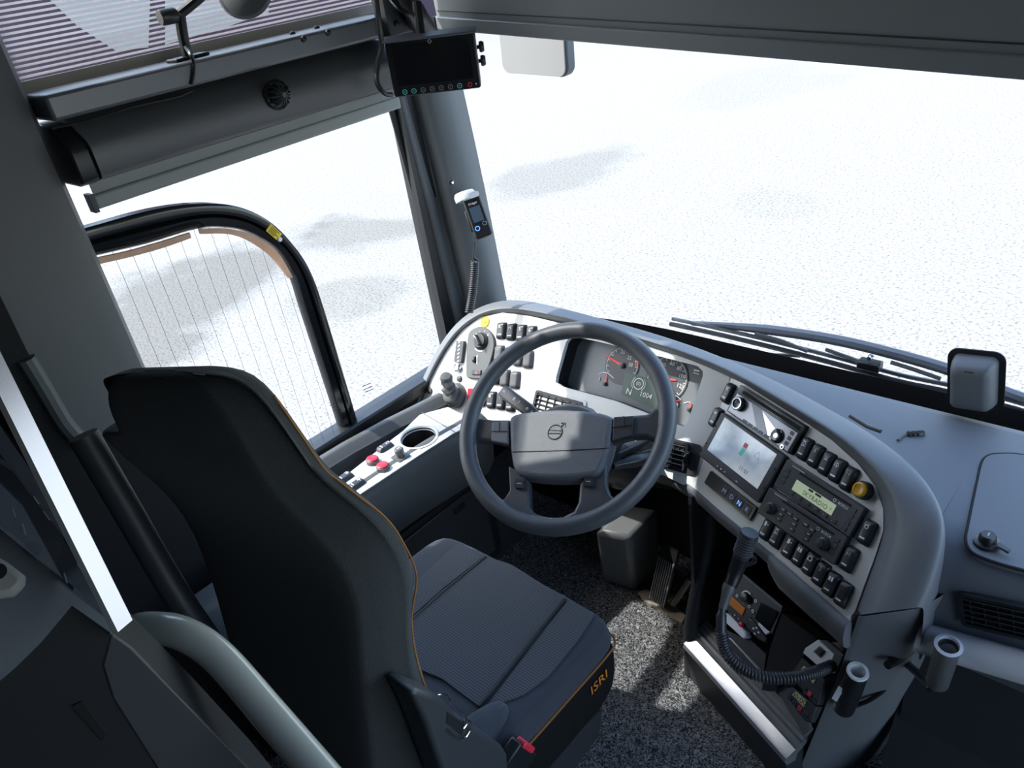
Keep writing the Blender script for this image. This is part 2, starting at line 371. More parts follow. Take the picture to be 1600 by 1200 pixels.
# side window: fixed pane, opening pane with its rubber frame, heating wires, strips
XW = -1.61
def WX(u, v, x=XW): return AX(u, v, 0, x)
g = MB(); g.abox(XW-.003, XW+.003, .47, 1.34, .56, 1.50)
win = struct('window_1', g, K['glass'])
out_px = [(100, 362), (134, 353), (230, 327), (305, 317), (367, 322), (417, 346), (455, 385), (480, 425), (503, 490), (548, 640), (556, 668)]
in_px = [(110, 408), (150, 398), (230, 379), (305, 357), (355, 356), (392, 366), (430, 391), (455, 432), (474, 490), (526, 650), (532, 674)]
oc = crom([WX(u, v) for u, v in out_px], 5); ic = crom([WX(u, v) for u, v in in_px], 5)
nx = Vector((1, 0, 0)); rows = []
for a, c in zip(oc, ic):
    rows.append([a-nx*.012, a+nx*.016, a.lerp(c, .18)+nx*.020, a.lerp(c, .42)+nx*.018, a.lerp(c, .5)+nx*.006, a.lerp(c, .58)+nx*.018, a.lerp(c, .9)+nx*.016, c+nx*.008, c-nx*.012])
build('opening_frame', MB().loft(rows, closed=True, cap=True), K['gloss'], parent=win, smooth=50)
mb = MB(); mb.abox(-1.64, -1.575, .46, 1.34, .545, .583); build('window_sill', mb, K['black'], parent=win, bevel=.006)
mb = MB(); mb.prism([WX(556, 440), WX(560, 440), WX(583, 660), WX(548, 660)], nx*.02)
mb = MB(); mb.abox(-1.63, -1.59, 1.285, 1.35, .55, 1.5); build('window_frame', mb, K['black'], parent=win)
wire = MB()
for i in range(13):
    y = .485+i*.034
    zt = 1.235 if y < .70 else 1.235-((y-.70)/.23)**2.4*.40
    if y > .90: continue
    wire.tube([(XW+.004, y+.0006*math.sin(k*1.9+i), .57+(zt-.57)*k/8) for k in range(9)], .00042, 4)
build('heating_wires', wire, K['grey'], parent=win)
for pxo, pxi in (([(150, 402), (200, 391), (250, 377), (294, 363)], [(152, 412), (204, 400), (254, 386), (296, 371)]),
                 ([(309, 357), (355, 357), (393, 367), (430, 392), (455, 433)], [(311, 365), (352, 365), (385, 375), (421, 400), (449, 434)])):
    a = crom([WX(*p, XW+.010) for p in pxo], 5); c = crom([WX(*p, XW+.010) for p in pxi], 5)
    build('foam_strip', MB().loft([[p, p+nx*.008, q+nx*.008, q] for p, q in zip(a, c)], closed=True, cap=True), K['copper'], parent=win, label='brown foam strip')
M = frame(WX(428, 363, XW+.0195), WX(436, 371, XW+.0195)-WX(417, 354, XW+.0195), WX(420, 352, XW+.02)-WX(417, 360, XW+.02))
st = build('warning_sticker', MB().box(M, .036, .019, .001), K['yellow'], parent=win, label='yellow warning sticker')
b = MB()
for k in range(4): b.line(M, (-.014, .006-k*.004), (.012-(k % 2)*.006, .006-k*.004), .0016, .0012)
build('sticker_print', b, K['ink'], parent=st)
M = frame(WX(437, 374, XW+.021), Vector((0, 1, 0)), Vector((0, 0, 1)))
build('rivet', MB().lathe(M, [(.006, 0), (.005, .003), (.0001, .004)], 12), K['whiteplastic'], parent=win)
b = MB()
for u0, v0 in ((515, 634), (519, 637), (522, 641), (566, 604), (568, 609), (570, 613)):
    M = frame(WX(u0, v0, XW+.004), WX(u0+12, v0-5, XW+.004)-WX(u0, v0, XW+.004), Vector((0, 0, 1))); b.line(M, (0, 0), (.03, 0), .0022)
build('etched_mark', b, K['grey'], parent=win)

def stripe_mat():
    M = bpy.data.materials.new('sun_stripe_print'); M.use_nodes = True; t = M.node_tree; t.nodes.clear()
    out = t.nodes.new('ShaderNodeOutputMaterial'); a = t.nodes.new('ShaderNodeBsdfDiffuse'); b = t.nodes.new('ShaderNodeBsdfTranslucent'); mx = t.nodes.new('ShaderNodeMixShader')
    a.inputs[0].default_value = (.72, .68, .70, 1); b.inputs[0].default_value = (.72, .68, .70, 1); mx.inputs[0].default_value = .45
    t.links.new(a.outputs[0], mx.inputs[1]); t.links.new(b.outputs[0], mx.inputs[2]); t.links.new(mx.outputs[0], out.inputs[0]); return M
# upper side window with its fine dark sun stripes
g = MB(); g.abox(XW-.003, XW+.003, .38, 1.30, 1.50, 1.94); win2 = struct('window_2', g, K['glass'])
b = MB()
ZB0 = AX(57, 135, 0, XW).z; ZB1 = AX(54, 123, 0, XW).z
for i in range(22): z = ZB1+.004+i*.0086; b.abox(XW+.003, XW+.0042, .38, 1.30, z, z+.0040)
build('sun_stripes', b, stripe_mat(), parent=win2)
b = MB(); b.abox(XW+.003, XW+.006, .38, 1.3, ZB0-.006, ZB1); build('dotted_border', b, mat('dotted_border_print', (.42, .40, .36), .6), parent=win2)

# windscreen
def wsx(x): return 1.475-.16*max(0, (-.95-x)/.6)**2.2      # plan curve of the glass at its foot
def wspt(x, z): return Vector((x, wsx(x)+.06-(z-.70)*.14, z))
rows = [[wspt(-1.52+2.45*i/24, .62+1.25*j/6) for j in range(7)] for i in range(25)]
ws = struct('window_3', MB().loft(rows), K['wglass'], smooth=60)
b = MB(); rr = []
for i in range(25):
    x = -1.50+2.43*i/24; rr.append([wspt(x, .60)+Vector((0, -.004, 0)), wspt(x, .706)+Vector((0, -.004, 0))])
build('black_border', b.loft(rr), K['void'], parent=ws, smooth=60)
b = MB(); b.abox(-1.64, -1.50, .98, 1.30, 1.70, 1.98); struct('sun_blocker', b, K['grey'])  # added unseen box that keeps the upper window's sun off the dash rim
b = MB(); b.abox(-1.66, 1.0, 1.18, 1.42, 1.80, 2.02); struct('trim_3', b, K['grey'])

# ================================================================== overhead on the left
YA, YB = .474, 1.215
xf = -1.48
zt_, zb_ = AX(330, 88, 0, xf).z, AX(330, 128, 0, xf).z
mb = MB(); mb.abox(-1.605, xf, YA, YB+.03, zb_, zt_)
rail = build('window_rail', mb, K['rail'], bevel=.006, label='grey alloy rail across the side window above the blind', cat='rail')
for u, v in ((474, 61), (512, 51)):
    P = AX(u, v, 0, xf); build('screw', MB().lathe(frame(P, Vector((0, 1, 0)), Vector((0, 0, 1))), [(.0065, 0), (.006, .004), (.003, .006), (.0001, .006)], 12), K['black'], parent=rail)
for u, v in ((454, 40), (492, 30)):
    P = AX(u, v, 0, -1.54); P.z = zt_; build('screw', MB().lathe(T(*P), [(.0065, 0), (.006, .004), (.003, .006), (.0001, .006)], 12), K['black'], parent=rail)
# blind on the side window
bl = thing('roller_blind', T(-1.52, .8, 1.31), 'grey roller blind half pulled down over the side window', 'blind')
prof = [(-1.59, 1.368), (-1.50, 1.368), (-1.482, 1.374), (-1.478, 1.384), (-1.478, 1.425), (-1.484, 1.438), (-1.535, 1.468), (-1.59, 1.475)]
YC = .512
build('cassette', MB().loft([[(x, y, z) for x, z in prof] for y in (YC, YB+.04)], closed=True, cap=True), K['cass'], parent=bl, smooth=50)
build('end_cap', MB().loft([[(x-.004, y, z-.002) for x, z in prof] for y in (YC-.035, YC-.001)], closed=True, cap=True), K['black'], parent=bl, bevel=.004)
a0 = AX(135, 285, 0, -1.52); a1 = AX(600, 135, 0, -1.52)
fb0, fb1 = AX(148, 312, 0, -1.52), AX(602, 150, 0, -1.52)
zb0 = (fb0.z+fb1.z)/2
build('fabric', MB().abox(-1.523, -1.52, .50, 1.225, zb0-.01, 1.39), K['blind'], parent=bl)
build('bottom_bar', MB().abox(-1.532, -1.512, .495, 1.23, zb0-.026, zb0), K['blind'], parent=bl, bevel=.004)
build('bar_end', MB().abox(-1.535, -1.510, .488, .496, zb0-.030, zb0+.003), K['black'], parent=bl)
b = MB(); b.tube([AX(u, v, 0, -1.479)+Vector((.002, 0, 0)) for u, v in ((80, 200), (130, 190), (200, 168), (280, 150), (300, 141))], .0025, 6)
tag_w = build('loose_wire', b, K['black'], label='thin black wire running along under the window rail', cat='wire')
# round grille on the cassette
P = AX(432, 148, 0, -1.478)
M = frame(P, Vector((0, 1, 0)), Vector((0, -.15, 1)))
sp = thing('ball_speaker', M, 'round black ball-shaped vent grille on the blind casing', 'vent')
build('bezel', MB().lathe(M, [(.029, -.004), (.030, .002), (.027, .006), (.0255, .004)], 28, True), K['black'], parent=sp)
build('core', MB().lathe(M, [(.020, .0), (.018, .010), (.012, .018), (.0001, .021)], 24), mat('dark_green_gauze', (.008, .03, .02), .5), parent=sp)
b = MB()
for k in range(14):
    a = 2*math.pi*k/14
    b.tube([M @ Vector((.0255*math.cos(t)*math.cos(a), .0255*math.cos(t)*math.sin(a), .004+.024*math.sin(t))) for t in [i*math.pi/2/6*.86 for i in range(7)]], .0016, 5)
b.lathe(M @ T(0, 0, .027), [(.006, 0), (.005, .002), (.0001, .002)], 12)
build('ribs', b, K['key'], parent=sp)
# arm standing on the rail
P = AX(292, 84, 0, -1.53); P.z = zt_
ar = thing('mounting_arm', T(*P), 'black jointed mounting arm standing on the window rail', 'arm')
build('foot', MB().box(T(P.x, P.y, P.z+.003) @ RZ(8), .035, .075, .006), K['black'], parent=ar, bevel=.002)
AXM = P.x
def AR(u, v, dx=0): return AX(u, v, 0, AXM+dx)
q = [P+Vector((0, 0, .004)), AR(287, 62), AR(283, 38, .006), AR(281, 22, .012)]
build('upright', MB().tube(crom(q, 4), .010, 10), K['black'], parent=ar)
build('joint', MB().lathe(frame(AR(281, 22, .012)+Vector((0, -.012, 0)), Vector((1, 0, 0)), Vector((0, 0, 1))), [(.012, -.004), (.014, 0), (.014, .024), (.012, .028)], 14), K['key'], parent=ar)
build('boom', MB().tube([AR(281, 22, .014), AR(296, 10, .02), AR(315, -6, .03)], .009, 10), K['black'], parent=ar)
b = MB(); b.tube(crom([AR(290, 74, .012), AX(297, 84, 0, xf+.01), AX(303, 98, 0, xf+.006), AX(302, 120, 0, xf+.004), AX(299, 132, 0, xf+.003)], 5), .0035, 8)
build('cable', b, K['black'], label='black cable hanging from the arm over the rail front', cat='cable')
# rounded plate at the top edge
D0 = 1.5; M = frame(DEP(381, -14, D0), (DEP(425, -28, D0)-DEP(340, -10, D0)), (DEP(375, -60, D0)-DEP(381, -14, D0)))
mr = thing('round_mirror', M, 'dark grey round mirror back at the top edge beside the mounting arm', 'mirror')
build('shell', MB().lathe(M, [(.0001, .016), (.03, .013), (.05, .004), (.052, -.006), (.049, -.01), (.0001, -.01)], 40), K['grey'], parent=mr, smooth=50)
build('stem', MB().tube([M @ Vector((.01, .02, -.012)), M @ Vector((.03, .10, -.03))], .008, 8), K['black'], parent=mr)

# end bracket, hose
b = MB()
P = AX(620, 15, 0, -1.46); M = frame(P, Vector((0, 1, 0)), Vector((0, 0, 1)))
b.box(M, .07, .10, .006); b.box(M @ T(-.031, 0, -.02), .006, .10, .04)
br = build('rail_bracket', b, K['grey'], bevel=.003, label='grey metal end bracket where the rail meets the corner', cat='bracket')
build('bolt', MB().lathe(M @ T(-.012, -.026, .003), [(.007, 0), (.006, .004), (.0001, .005)], 8), K['black'], parent=br)
b = MB(); b.tube(crom([DEP(628, -20, 1.66), DEP(640, 5, 1.68), DEP(652, 28, 1.74), DEP(668, 52, 1.82)], 5), [.02]*8+[.026]*8, 14)
build('air_hose', b, K['dark'], label='thick black hose curving down behind the monitor', cat='hose')
b = MB(); b.tube(crom([DEP(604, -10, 1.66), DEP(622, 12, 1.64), DEP(640, 24, 1.66), DEP(648, 44, 1.75)], 6), .005, 8)
build('cable', b, K['black'], label='thin black cable looping over the bracket behind the monitor', cat='cable')

# ------------------------------------------------------------------ reversing monitor
DM = 1.66
c0 = DEP(676, 100, DM); n = (CP-c0); n.z = 0; n.normalize(); n = (n+Vector((.0, -.18, -.10))).normalized()
def MP(u, v, o=0): return PL(u, v, n, c0+n*o)
M, W_, H_ = rect(MP, (604, 65), (746, 52), (747, 136), (613, 155))
mo = thing('reversing_monitor', M, 'black reversing monitor hanging at the top of the front pillar', 'monitor')
b = MB(); slab(b, M, W_, H_, .006, -.034, 0); build('housing', b, K['black'], parent=mo, bevel=.003)
build('hood', MB().box(M @ T(0, H_/2+.003, -.012), W_+.006, .005, .05), K['dash'], parent=mo, bevel=.002)
build('screen', MB().box(M @ T(0, .008, .0004), W_*.86, H_*.74, .001), K['gloss'], parent=mo)
for k in range(7):
    x = -W_*.37+k*W_*.105
    q = build('touch_button', MB().ring(M @ T(x, -H_*.41, .0008), .0048, .0010, 20), K['cyan'] if k in (0, 1, 6) else K['whited'], parent=mo)
    build('button_mark', MB().line(M @ T(x, -H_*.41, .0008), (-.0018, -.001), (.0018, .0012), .001), K['cyan'] if k in (0, 1, 6) else K['whited'], parent=q)
build('power_mark', MB().ring(M @ T(W_*.38, -H_*.41, .0008), .004, .001, 16), K['redp'], parent=mo)
build('sensor_dot', MB().ring(M @ T(W_*.45, -H_*.41, .0008), .0012, .0012, 10), K['white'], parent=mo)
build('maker_mark', MB().ring(M @ T(0, H_*.44, .0008), .004, .0022, 4), K['whited'], parent=mo)
for v in (75, 97):
    P = M.inverted() @ MP(751, v); Mk = M @ T(W_/2+.001, P.y, -.012) @ Matrix.Rotation(math.radians(90), 4, 'Y')
    build('side_knob', MB().lathe(Mk, [(.004, 0), (.004, .004), (.0105, .005), (.0115, .010), (.009, .015), (.0001, .015)], 14), K['key'], parent=mo)
build('bracket_arm', MB().tube([M @ Vector((-.02, H_/2, -.03)), M @ Vector((-.02, H_/2+.06, -.06))], .010, 10), K['black'], parent=mo)
b = MB(); b.tube(crom([DEP(587, -10, DM-.05), DEP(591, 25, DM-.04), DEP(596, 70, DM-.02), DEP(590, 100, DM-.02), DEP(589, 128, DM-.02), DEP(600, 146, DM-.01), DEP(612, 148, DM+.01)], 6), .0055, 8)
build('monitor_cable', b, K['key'], label='black cable looped down the left side of the reversing monitor', cat='cable')

# ------------------------------------------------------------------ windscreen roller blind at the top
A0 = AX(686, 46, 1, 1.385); A1 = AX(1600, 124, 1, 1.19); dx = (A1-A0); A1 = A0+dx*1.35
up = Vector((0, .0, 1)); inn = Vector((dx.y, -dx.x, 0)).normalized()
B0 = AX(683, 25, 1, 1.385); hh = B0.z-A0.z
fb = thing('windscreen_blind', T(*((A0+A1)/2)), 'wide dark grey roller blind pulled down across the top of the windscreen', 'blind')
build('bottom_bar', MB().ngon_prism([A0+inn*.006, A1+inn*.006, A1+inn*.006+up*hh, A0+inn*.006+up*hh], -inn*.014), mat('front_blind_bar', (.20, .21, .215), .5), parent=fb, bevel=.003)
build('bar_end', MB().ngon_prism([A0-dx.normalized()*.006+inn*.008, A0+inn*.008, A0+inn*.008+up*hh, A0-dx.normalized()*.006+inn*.008+up*hh], -inn*.02), K['black'], parent=fb)
build('fabric', MB().ngon_prism([A0+up*hh, A1+up*hh, A1+up*.5, A0+up*.5-dx.normalized()*.02], -inn*.003), mat('front_blind_fabric', (.20, .21, .215), .7, bump=.04, scale=1500), parent=fb)
b = MB(); b.box(frame(A0.lerp(A1, .5)+up*(hh+.012)+inn*.001, dx, up), dx.length*1.34, .002, .002); build('hem_line', b, K['dark'], parent=fb)

# exterior mirror beyond the windscreen
M, W_, H_ = rect(lambda u, v, o=0: AX(u, v, 1, 1.82), (781, 40), (880, 48), (884, 110), (786, 108))
M = M @ Matrix.Rotation(math.radians(0), 4, 'Y')
em = thing('exterior_mirror', M, 'pale exterior mirror seen through the windscreen under the blind', 'mirror')
b = MB(); slab(b, M, W_+.012, H_*1.3, .03, -.04, -.002, 6); build('housing', b, K['grey'], parent=em, bevel=.006)
b = MB(); slab(b, M, W_, H_*1.25, .026, -.002, .003, 6); build('mirror_glass', b, K['mirror'], parent=em)
build('mirror_arm', MB().tube([M @ Vector((0, H_*.6, -.02)), M @ Vector((.06, .35, -.05)), M @ Vector((.1, .7, -.1))], .016, 10), K['black'], parent=em)

# ================================================================== dashboard
SIL_L = [(652, 648), (672, 592), (698, 545), (722, 516), (750, 496), (785, 488), (830, 494), (880, 506), (940, 521), (1000, 537), (1060, 556), (1100, 571), (1141, 589)]
SIL_LB = [(1084, 766), (1040, 744), (1000, 730), (940, 706), (870, 686), (800, 672), (720, 668), (668, 656)]
SIL_R = [(1141, 589), (1158, 597), (1204, 626), (1260, 661), (1300, 688), (1340, 724), (1368, 760), (1380, 795), (1380, 830), (1366, 872), (1350, 915), (1336, 955), (1324, 971), (1252, 912), (1190, 856), (1120, 799), (1084, 766)]
CLU = [(892, 524), (1000, 549), (1090, 572), (1098, 580), (1098, 588), (1075, 658), (1068, 666), (1058, 664), (960, 626), (878, 604), (868, 597), (869, 588), (884, 535)]
da = thing('dashboard', T(-.9, 1.3, .5), 'wraparound driver dashboard with silver fascia and thick grey rim', 'dashboard')
b = MB(); b.prism([LP(*p) for p in SIL_L+SIL_LB], -nL*.012, holes=[[LP(*p) for p in reversed(CLU)]]); b.prism([RP(*p) for p in SIL_R], -nR*.012)
build('fascia', b, K['silver'], parent=da, smooth=20)
# rim: inner edge, lip, top, outer edge and skirt
INN = [(652, 650), (672, 592), (698, 545), (722, 516), (750, 496), (785, 488), (830, 494), (900, 510), (1000, 537), (1100, 571), (1158, 597), (1204, 626), (1260, 661), (1300, 688), (1340, 724), (1368, 760), (1380, 800), (1379, 830), (1366, 872), (1350, 915), (1334, 962)]
OUT = [(628, 662), (650, 612), (675, 557), (702, 513), (738, 481), (785, 466), (830, 468), (905, 487), (1005, 514), (1102, 545), (1190, 583), (1250, 612), (1310, 645), (1352, 669), (1402, 703), (1443, 740), (1472, 785), (1480, 825), (1474, 870), (1458, 920), (1444, 948)]
rows = []
for k, ((a, b_), (c, d)) in enumerate(zip(INN, OUT)):
    L_ = lambda t: (a+(c-a)*t, b_+(d-b_)*t)
    lip = .22 if k > 9 else .34
    rise = .010 if k < 6 else (.020 if k < 10 else .028)
    p0 = FP(a, b_, -.008); p1 = FP(*L_(lip*.55), rise*.55); p2 = FP(*L_(lip), rise); p3 = FP(*L_(lip+.08), rise+.003); p4 = FP(*L_(.62), rise+.003); p5 = FP(*L_(.92), rise*.75); p6 = FP(c, d, rise*.35)
    if 4 <= k <= 16:
        f = 1 if 6 <= k <= 13 else (.5 if k < 6 else (17-k)/4)
        g = lambda t_, dz, p: p.lerp(AX(*L_(t_), 2, p2.z+dz), f)
        p4, p5, p6 = g(.62, .001, p4), g(.92, -.003, p5), g(1, -.010, p6)
    t = FP(*OUT[min(k+1, 20)])-FP(*OUT[max(k-1, 0)]); o = Vector((t.y, -t.x, 0)).normalized()*-1
    rows.append([p0, p1, p2, p3, p4, p5, p6, p6+Vector((0, 0, -.03))+o*.003, p6+Vector((0, 0, -.14))+o*.004])
build('rim', MB().loft(rows), K['rim'], parent=da, sub=2, smooth=180)
# end cap below the rim on the right: the upright column
TL, TR = RP(1331, 963, .012), RP(1444, 947, .006); BL = AX(1238, 1205, 2, .03); BR = AX(1346, 1196, 2, .03)
MR = AX(1407, 1056, 1, BR.y*.45+TR.y*.55); nc = (TR-TL).cross(BL-TL).normalized()
if nc.y > 0: nc = -nc
bk = Vector((.10, .20, 0))
co = thing('dash_end_panel', T(*BL), 'grey upright column at the right end of the driver dashboard', 'column')
ML = AX(1300, 1052, 1, BL.y*.45+TL.y*.55)
rows = []
for l_, r_ in ((TL, TR), (ML, MR), (BL, BR)):
    w_ = r_-l_; inw = Vector((.05, .16, 0))
    rows.append([l_+inw+Vector((-.0, .02, 0)), l_+w_*.04+inw*.25, l_+w_*.10, l_+w_*.2-Vector((0, .004, 0)), l_+w_*.9-Vector((0, .004, 0)), r_, r_+Vector((.02, .05, 0)), r_+Vector((.03, .25, 0))])
build('panel', MB().loft(rows), K['rim'], parent=co, smooth=60)
b = MB(); b.loft([[TL+Vector((0, .002, .0)), TR+Vector((0, .002, 0))], [TL+Vector((.05, .17, .02)), TR+Vector((.03, .2, .02))]]); build('top', b, K['black'], parent=co)
# body of the dashboard under and behind the fascia
b = MB()
lowL = [(652, 656), (720, 668), (800, 672), (870, 686), (940, 706), (1000, 730), (1040, 742), (1086, 768), (1120, 799), (1190, 856), (1252, 912), (1324, 971)]
r0 = [FP(*p, -.004) for p in lowL]
rows = [r0, [p+Vector((0, .012, -.035)) for p in r0], [p+Vector((.01, .05, -.075)) for p in r0], [Vector((p.x+.04, 1.45, p.z-.02)) for p in r0]]
build('underside', MB().loft(rows), K['dark'], parent=da, smooth=60)
# padded lip below the lower right row of switches
def lip(px, prof, name, m_, off=.004):
    pts = crom([RP(u, v, off) for u, v in px], 4); n = len(pts)
    rows = []
    for k, p in enumerate(pts):
        f = min(1, .55+k*.16)
        rows.append([p+Vector((y*.25*f, y*f, z*f)) for y, z in prof])
    build(name, MB().loft(rows, cap=True), m_, parent=da, smooth=70)
lip(((1203, 868), (1230, 892), (1262, 920), (1295, 948), (1326, 975)), [(.004, .004), (-.004, .002), (-.010, -.008), (-.012, -.026), (-.008, -.050), (.002, -.062), (.022, -.068), (.05, -.066)], 'padded_lip', K['rim'])
lip(((1030, 736), (1060, 752), (1086, 769), (1120, 799), (1160, 832), (1208, 872)), [(.004, .004), (-.002, .001), (-.004, -.008), (.002, -.028), (.016, -.046), (.04, -.056), (.08, -.06)], 'lower_edge', K['dash'], .001)

# broad dash top on the right, with its front face
ZT = .72
def dfront(x): return 1.435+ (.02 if x < -.3 else 0)
xs = [-1.42, -1.3, -1.1, -.9, -.7, -.5, -.35, -.22, -.1, .05, .2, .4, .6, .93]
RO = [(-1.5, 1.36), (-1.40, 1.352), (-1.15, 1.368), (-.95, 1.368), (-.79, 1.352), (-.62, 1.318), (-.48, 1.272), (-.40, 1.222), (-.33, 1.165), (-.27, 1.11), (-.235, 1.06)]
def rim_y(x):                                        # rear limit of the dash top: it meets the outer edge of the driver's rim
    for (x0, y0), (x1, y1) in zip(RO, RO[1:]):
        if x0 <= x <= x1: return y0+(y1-y0)*(x-x0)/(x1-x0)
    return RO[-1][1]
mb = MB(); rows = []
for k in range(25):
    x = -1.46+1.225*k/24; yf = min(1.445, wsx(x)-.02); yr = rim_y(x)
    rows.append([Vector(p) for p in ((x, yf+.015, ZT-.03), (x, yf, ZT-.004), (x, yf-.02, ZT), (x, (yf+yr)/2, ZT+.002), (x, min(yr, yf-.025), ZT))])
mb.loft(rows)
rows2 = []
for x in (-.235, -.2, -.1, .05, .2, .4, .6, .93):
    rows2.append([Vector(p) for p in ((x, 1.46, ZT-.03), (x, 1.445, ZT-.004), (x, 1.425, ZT), (x, 1.25, ZT+.002), (x, 1.14, ZT), (x, 1.09, ZT-.006), (x, 1.055, ZT-.025), (x, 1.04, ZT-.055), (x, 1.04, .60), (x, 1.045, .50), (x, 1.12, .46))])
mb.loft(rows2)
dt = build('passenger_dashboard', mb, K['dash'], smooth=60, label='broad blue-grey dash top running right below the windscreen', cat='dashboard')
# glove lid seam and lock
def DZ(u, v, z=ZT): return AX(u, v, 2, z)
lid = [DZ(*p) for p in ((1700, 735), (1600, 713), (1560, 711), (1543, 714), (1534, 724), (1527, 752), (1512, 825), (1509, 842), (1512, 856), (1524, 868), (1560, 882), (1620, 898), (1720, 922))]
lc = crom(lid, 4)
gl = build('glove_lid', MB().ngon_prism([p+Vector((0, 0, .004)) for p in lc], Vector((0, 0, -.012))), K['dash'], bevel=.002, label='large rounded storage lid in the right dash top', cat='lid')
build('seam', MB().tube([p+Vector((0, 0, .0015)) for p in lc], .0028, 6, closed=True), K['void'], parent=gl)
P = DZ(1542, 848, ZT+.006); M = T(*P)
lk = build('lock', MB().lathe(M, [(.019, -.004), (.0185, .003), (.013, .005), (.012, .014), (.010, .017), (.0001, .017)], 24), K['black'], parent=gl)
build('keyhole', MB().box(M @ T(0, 0, .0172), .002, .008, .0006), K['whited'], parent=lk)
build('key_flag', MB().box(M @ RZ(-20) @ T(.026, 0, .008), .022, .012, .004), K['key'], parent=gl, bevel=.003)
# right air vent
M, W_, H_ = rect(lambda u, v, o=0: AX(u, v, 1, 1.038), (1511, 930), (1600, 952), (1598, 990), (1503, 970))
Wv = .19; o_ = M @ T(-W_/2, 0, 0); M = o_ @ T(Wv/2, 0, 0); Hv = H_
def vent(M, W_, H_, label, nv=4, nh=8, tab=True, framem='black'):
    t = thing('air_vent', M, label, 'vent', 'dash air vents')
    fo, fi = rrect(W_+.012, H_+.012, .006), rrect(W_, H_, .003)
    b = MB(); b.prism([M @ (p+Vector((0, 0, .006))) for p in fo], M.to_3x3() @ Vector((0, 0, -.010)), holes=[[M @ (p+Vector((0, 0, .006))) for p in reversed(fi)]]); build('frame', b, K[framem], parent=t)
    build('duct', MB().box(M @ T(0, 0, -.0005), W_, H_, .001), K['void'], parent=t)
    b = MB()
    for k in range(nv): b.box(M @ T(0, -H_/2+(k+.5)*H_/nv, .003) @ Matrix.Rotation(math.radians(-35), 4, 'X'), W_, .0018, .008)
    build('slats', b, K['key'], parent=t)
    b = MB()
    for k in range(nh): b.box(M @ T(-W_/2+(k+.5)*W_/nh, 0, .0015), .0012, H_, .003)
    build('rear_slats', b, K['dark'], parent=t)
    if tab: build('slider', MB().box(M @ T(W_*.03, -H_*.12, .007), .012, .005, .007), K['chrome'], parent=t, bevel=.001)
    return t
vent(M, Wv, Hv, 'long black slatted air vent in the right dash face', 5, 10)
# silver ledge below it
p0, p1 = AX(1437, 990, 1, 1.02), AX(1620, 1042, 1, 1.02); d = (p1-p0)
prof = [(0, .022), (-.012, .020), (-.022, .010), (-.026, -.004), (-.024, -.020), (-.012, -.03), (.02, -.034), (.03, .0)]
b = MB(); b.loft([[p0+d*t+Vector((0, y, z)) for y, z in prof] for t in (0, .5, 1, 4)], closed=True, cap=True)
build('ledge', b, K['ledge'], smooth=60, label='pale silver ledge strip under the right air vent', cat='ledge')
# dark panels below the ledge
b = MB(); b.abox(-.24, .93, 1.10, 1.14, -.02, .56); b.box(T(.3, 1.06, .12) @ Matrix.Rotation(math.radians(-25), 4, 'X'), 1.1, .02, .35)
struct('trim_4', b, K['dark'])
b = MB(); b.tube(crom([AX(u, v, 1, 1.06) for u, v in ((1490, 1022), (1530, 1040), (1552, 1050))], 5), .0025, 6)
wi = build('loose_wire', b, K['black'], label='loose dark wire with a red end hanging under the silver ledge', cat='wire')
build('red_end', MB().tube([AX(1556, 1052, 1, 1.06), AX(1574, 1049, 1, 1.06)], .0022, 6), K['red'], parent=wi, label='red wire end')
build('connector', MB().tube([AX(1550, 1050, 1, 1.06), AX(1557, 1053, 1, 1.06)], .0045, 6), K['white'], parent=wi)

# small things lying on the dash
def CRS(u, v): return AX(u, v, 2, ZT+.003)
b = MB()
Q = [FP(1328, 650, .012), FP(1356, 667, .012), FP(1376, 674, .012)]
b.tube(Q, .0035, 8); build('black_strip', b, K['black'], label='short bent black strip lying on the dash rim', cat='strip')
pl_ = thing('cable_plug', T(*CRS(1425, 678)), 'small black plug on a grey lead on the dash top', 'plug')
build('lead', MB().tube(crom([CRS(1403, 688), CRS(1411, 681), CRS(1418, 679)], 5), .003, 8), K['grey'], parent=pl_)
b = MB(); pts = [CRS(1417, 679), CRS(1444, 677)]; b.tube([pts[0].lerp(pts[1], t/8) for t in range(9)], [.005, .0075, .005, .0075, .0055, .0075, .007, .007, .005], 8); build('plug_body', b, K['black'], parent=pl_)

# camera housing on the glass
P = wspt(-.262, .79)+Vector((0, -.03, 0))
M, W_, H_ = rect(lambda u, v, o=0: AX(u, v, 1, 1.46), (1496, 556), (1566, 566), (1548, 638), (1478, 630))
sn = thing('camera_housing', M, 'rounded grey camera housing stuck to the foot of the windscreen', 'camera')
rows = []
for z, s in ((-.012, 1.04), (.006, 1.0), (.022, .92), (.032, .80), (.036, .6)):
    rows.append([M @ (p+Vector((0, 0, z))) for p in rrect(W_*s*.97, H_*s*.97, .012*s)])
build('shell', MB().loft(rows, closed=True, cap=True), K['pillar2'], parent=sn, smooth=50)
b = MB(); slab(b, M, W_+.022, H_+.02, .02, -.016, -.012); build('glass_patch', b, K['void'], parent=sn)
build('clip', MB().box(M @ T(0, H_*.36, .030), .016, .005, .006), K['black'], parent=sn)

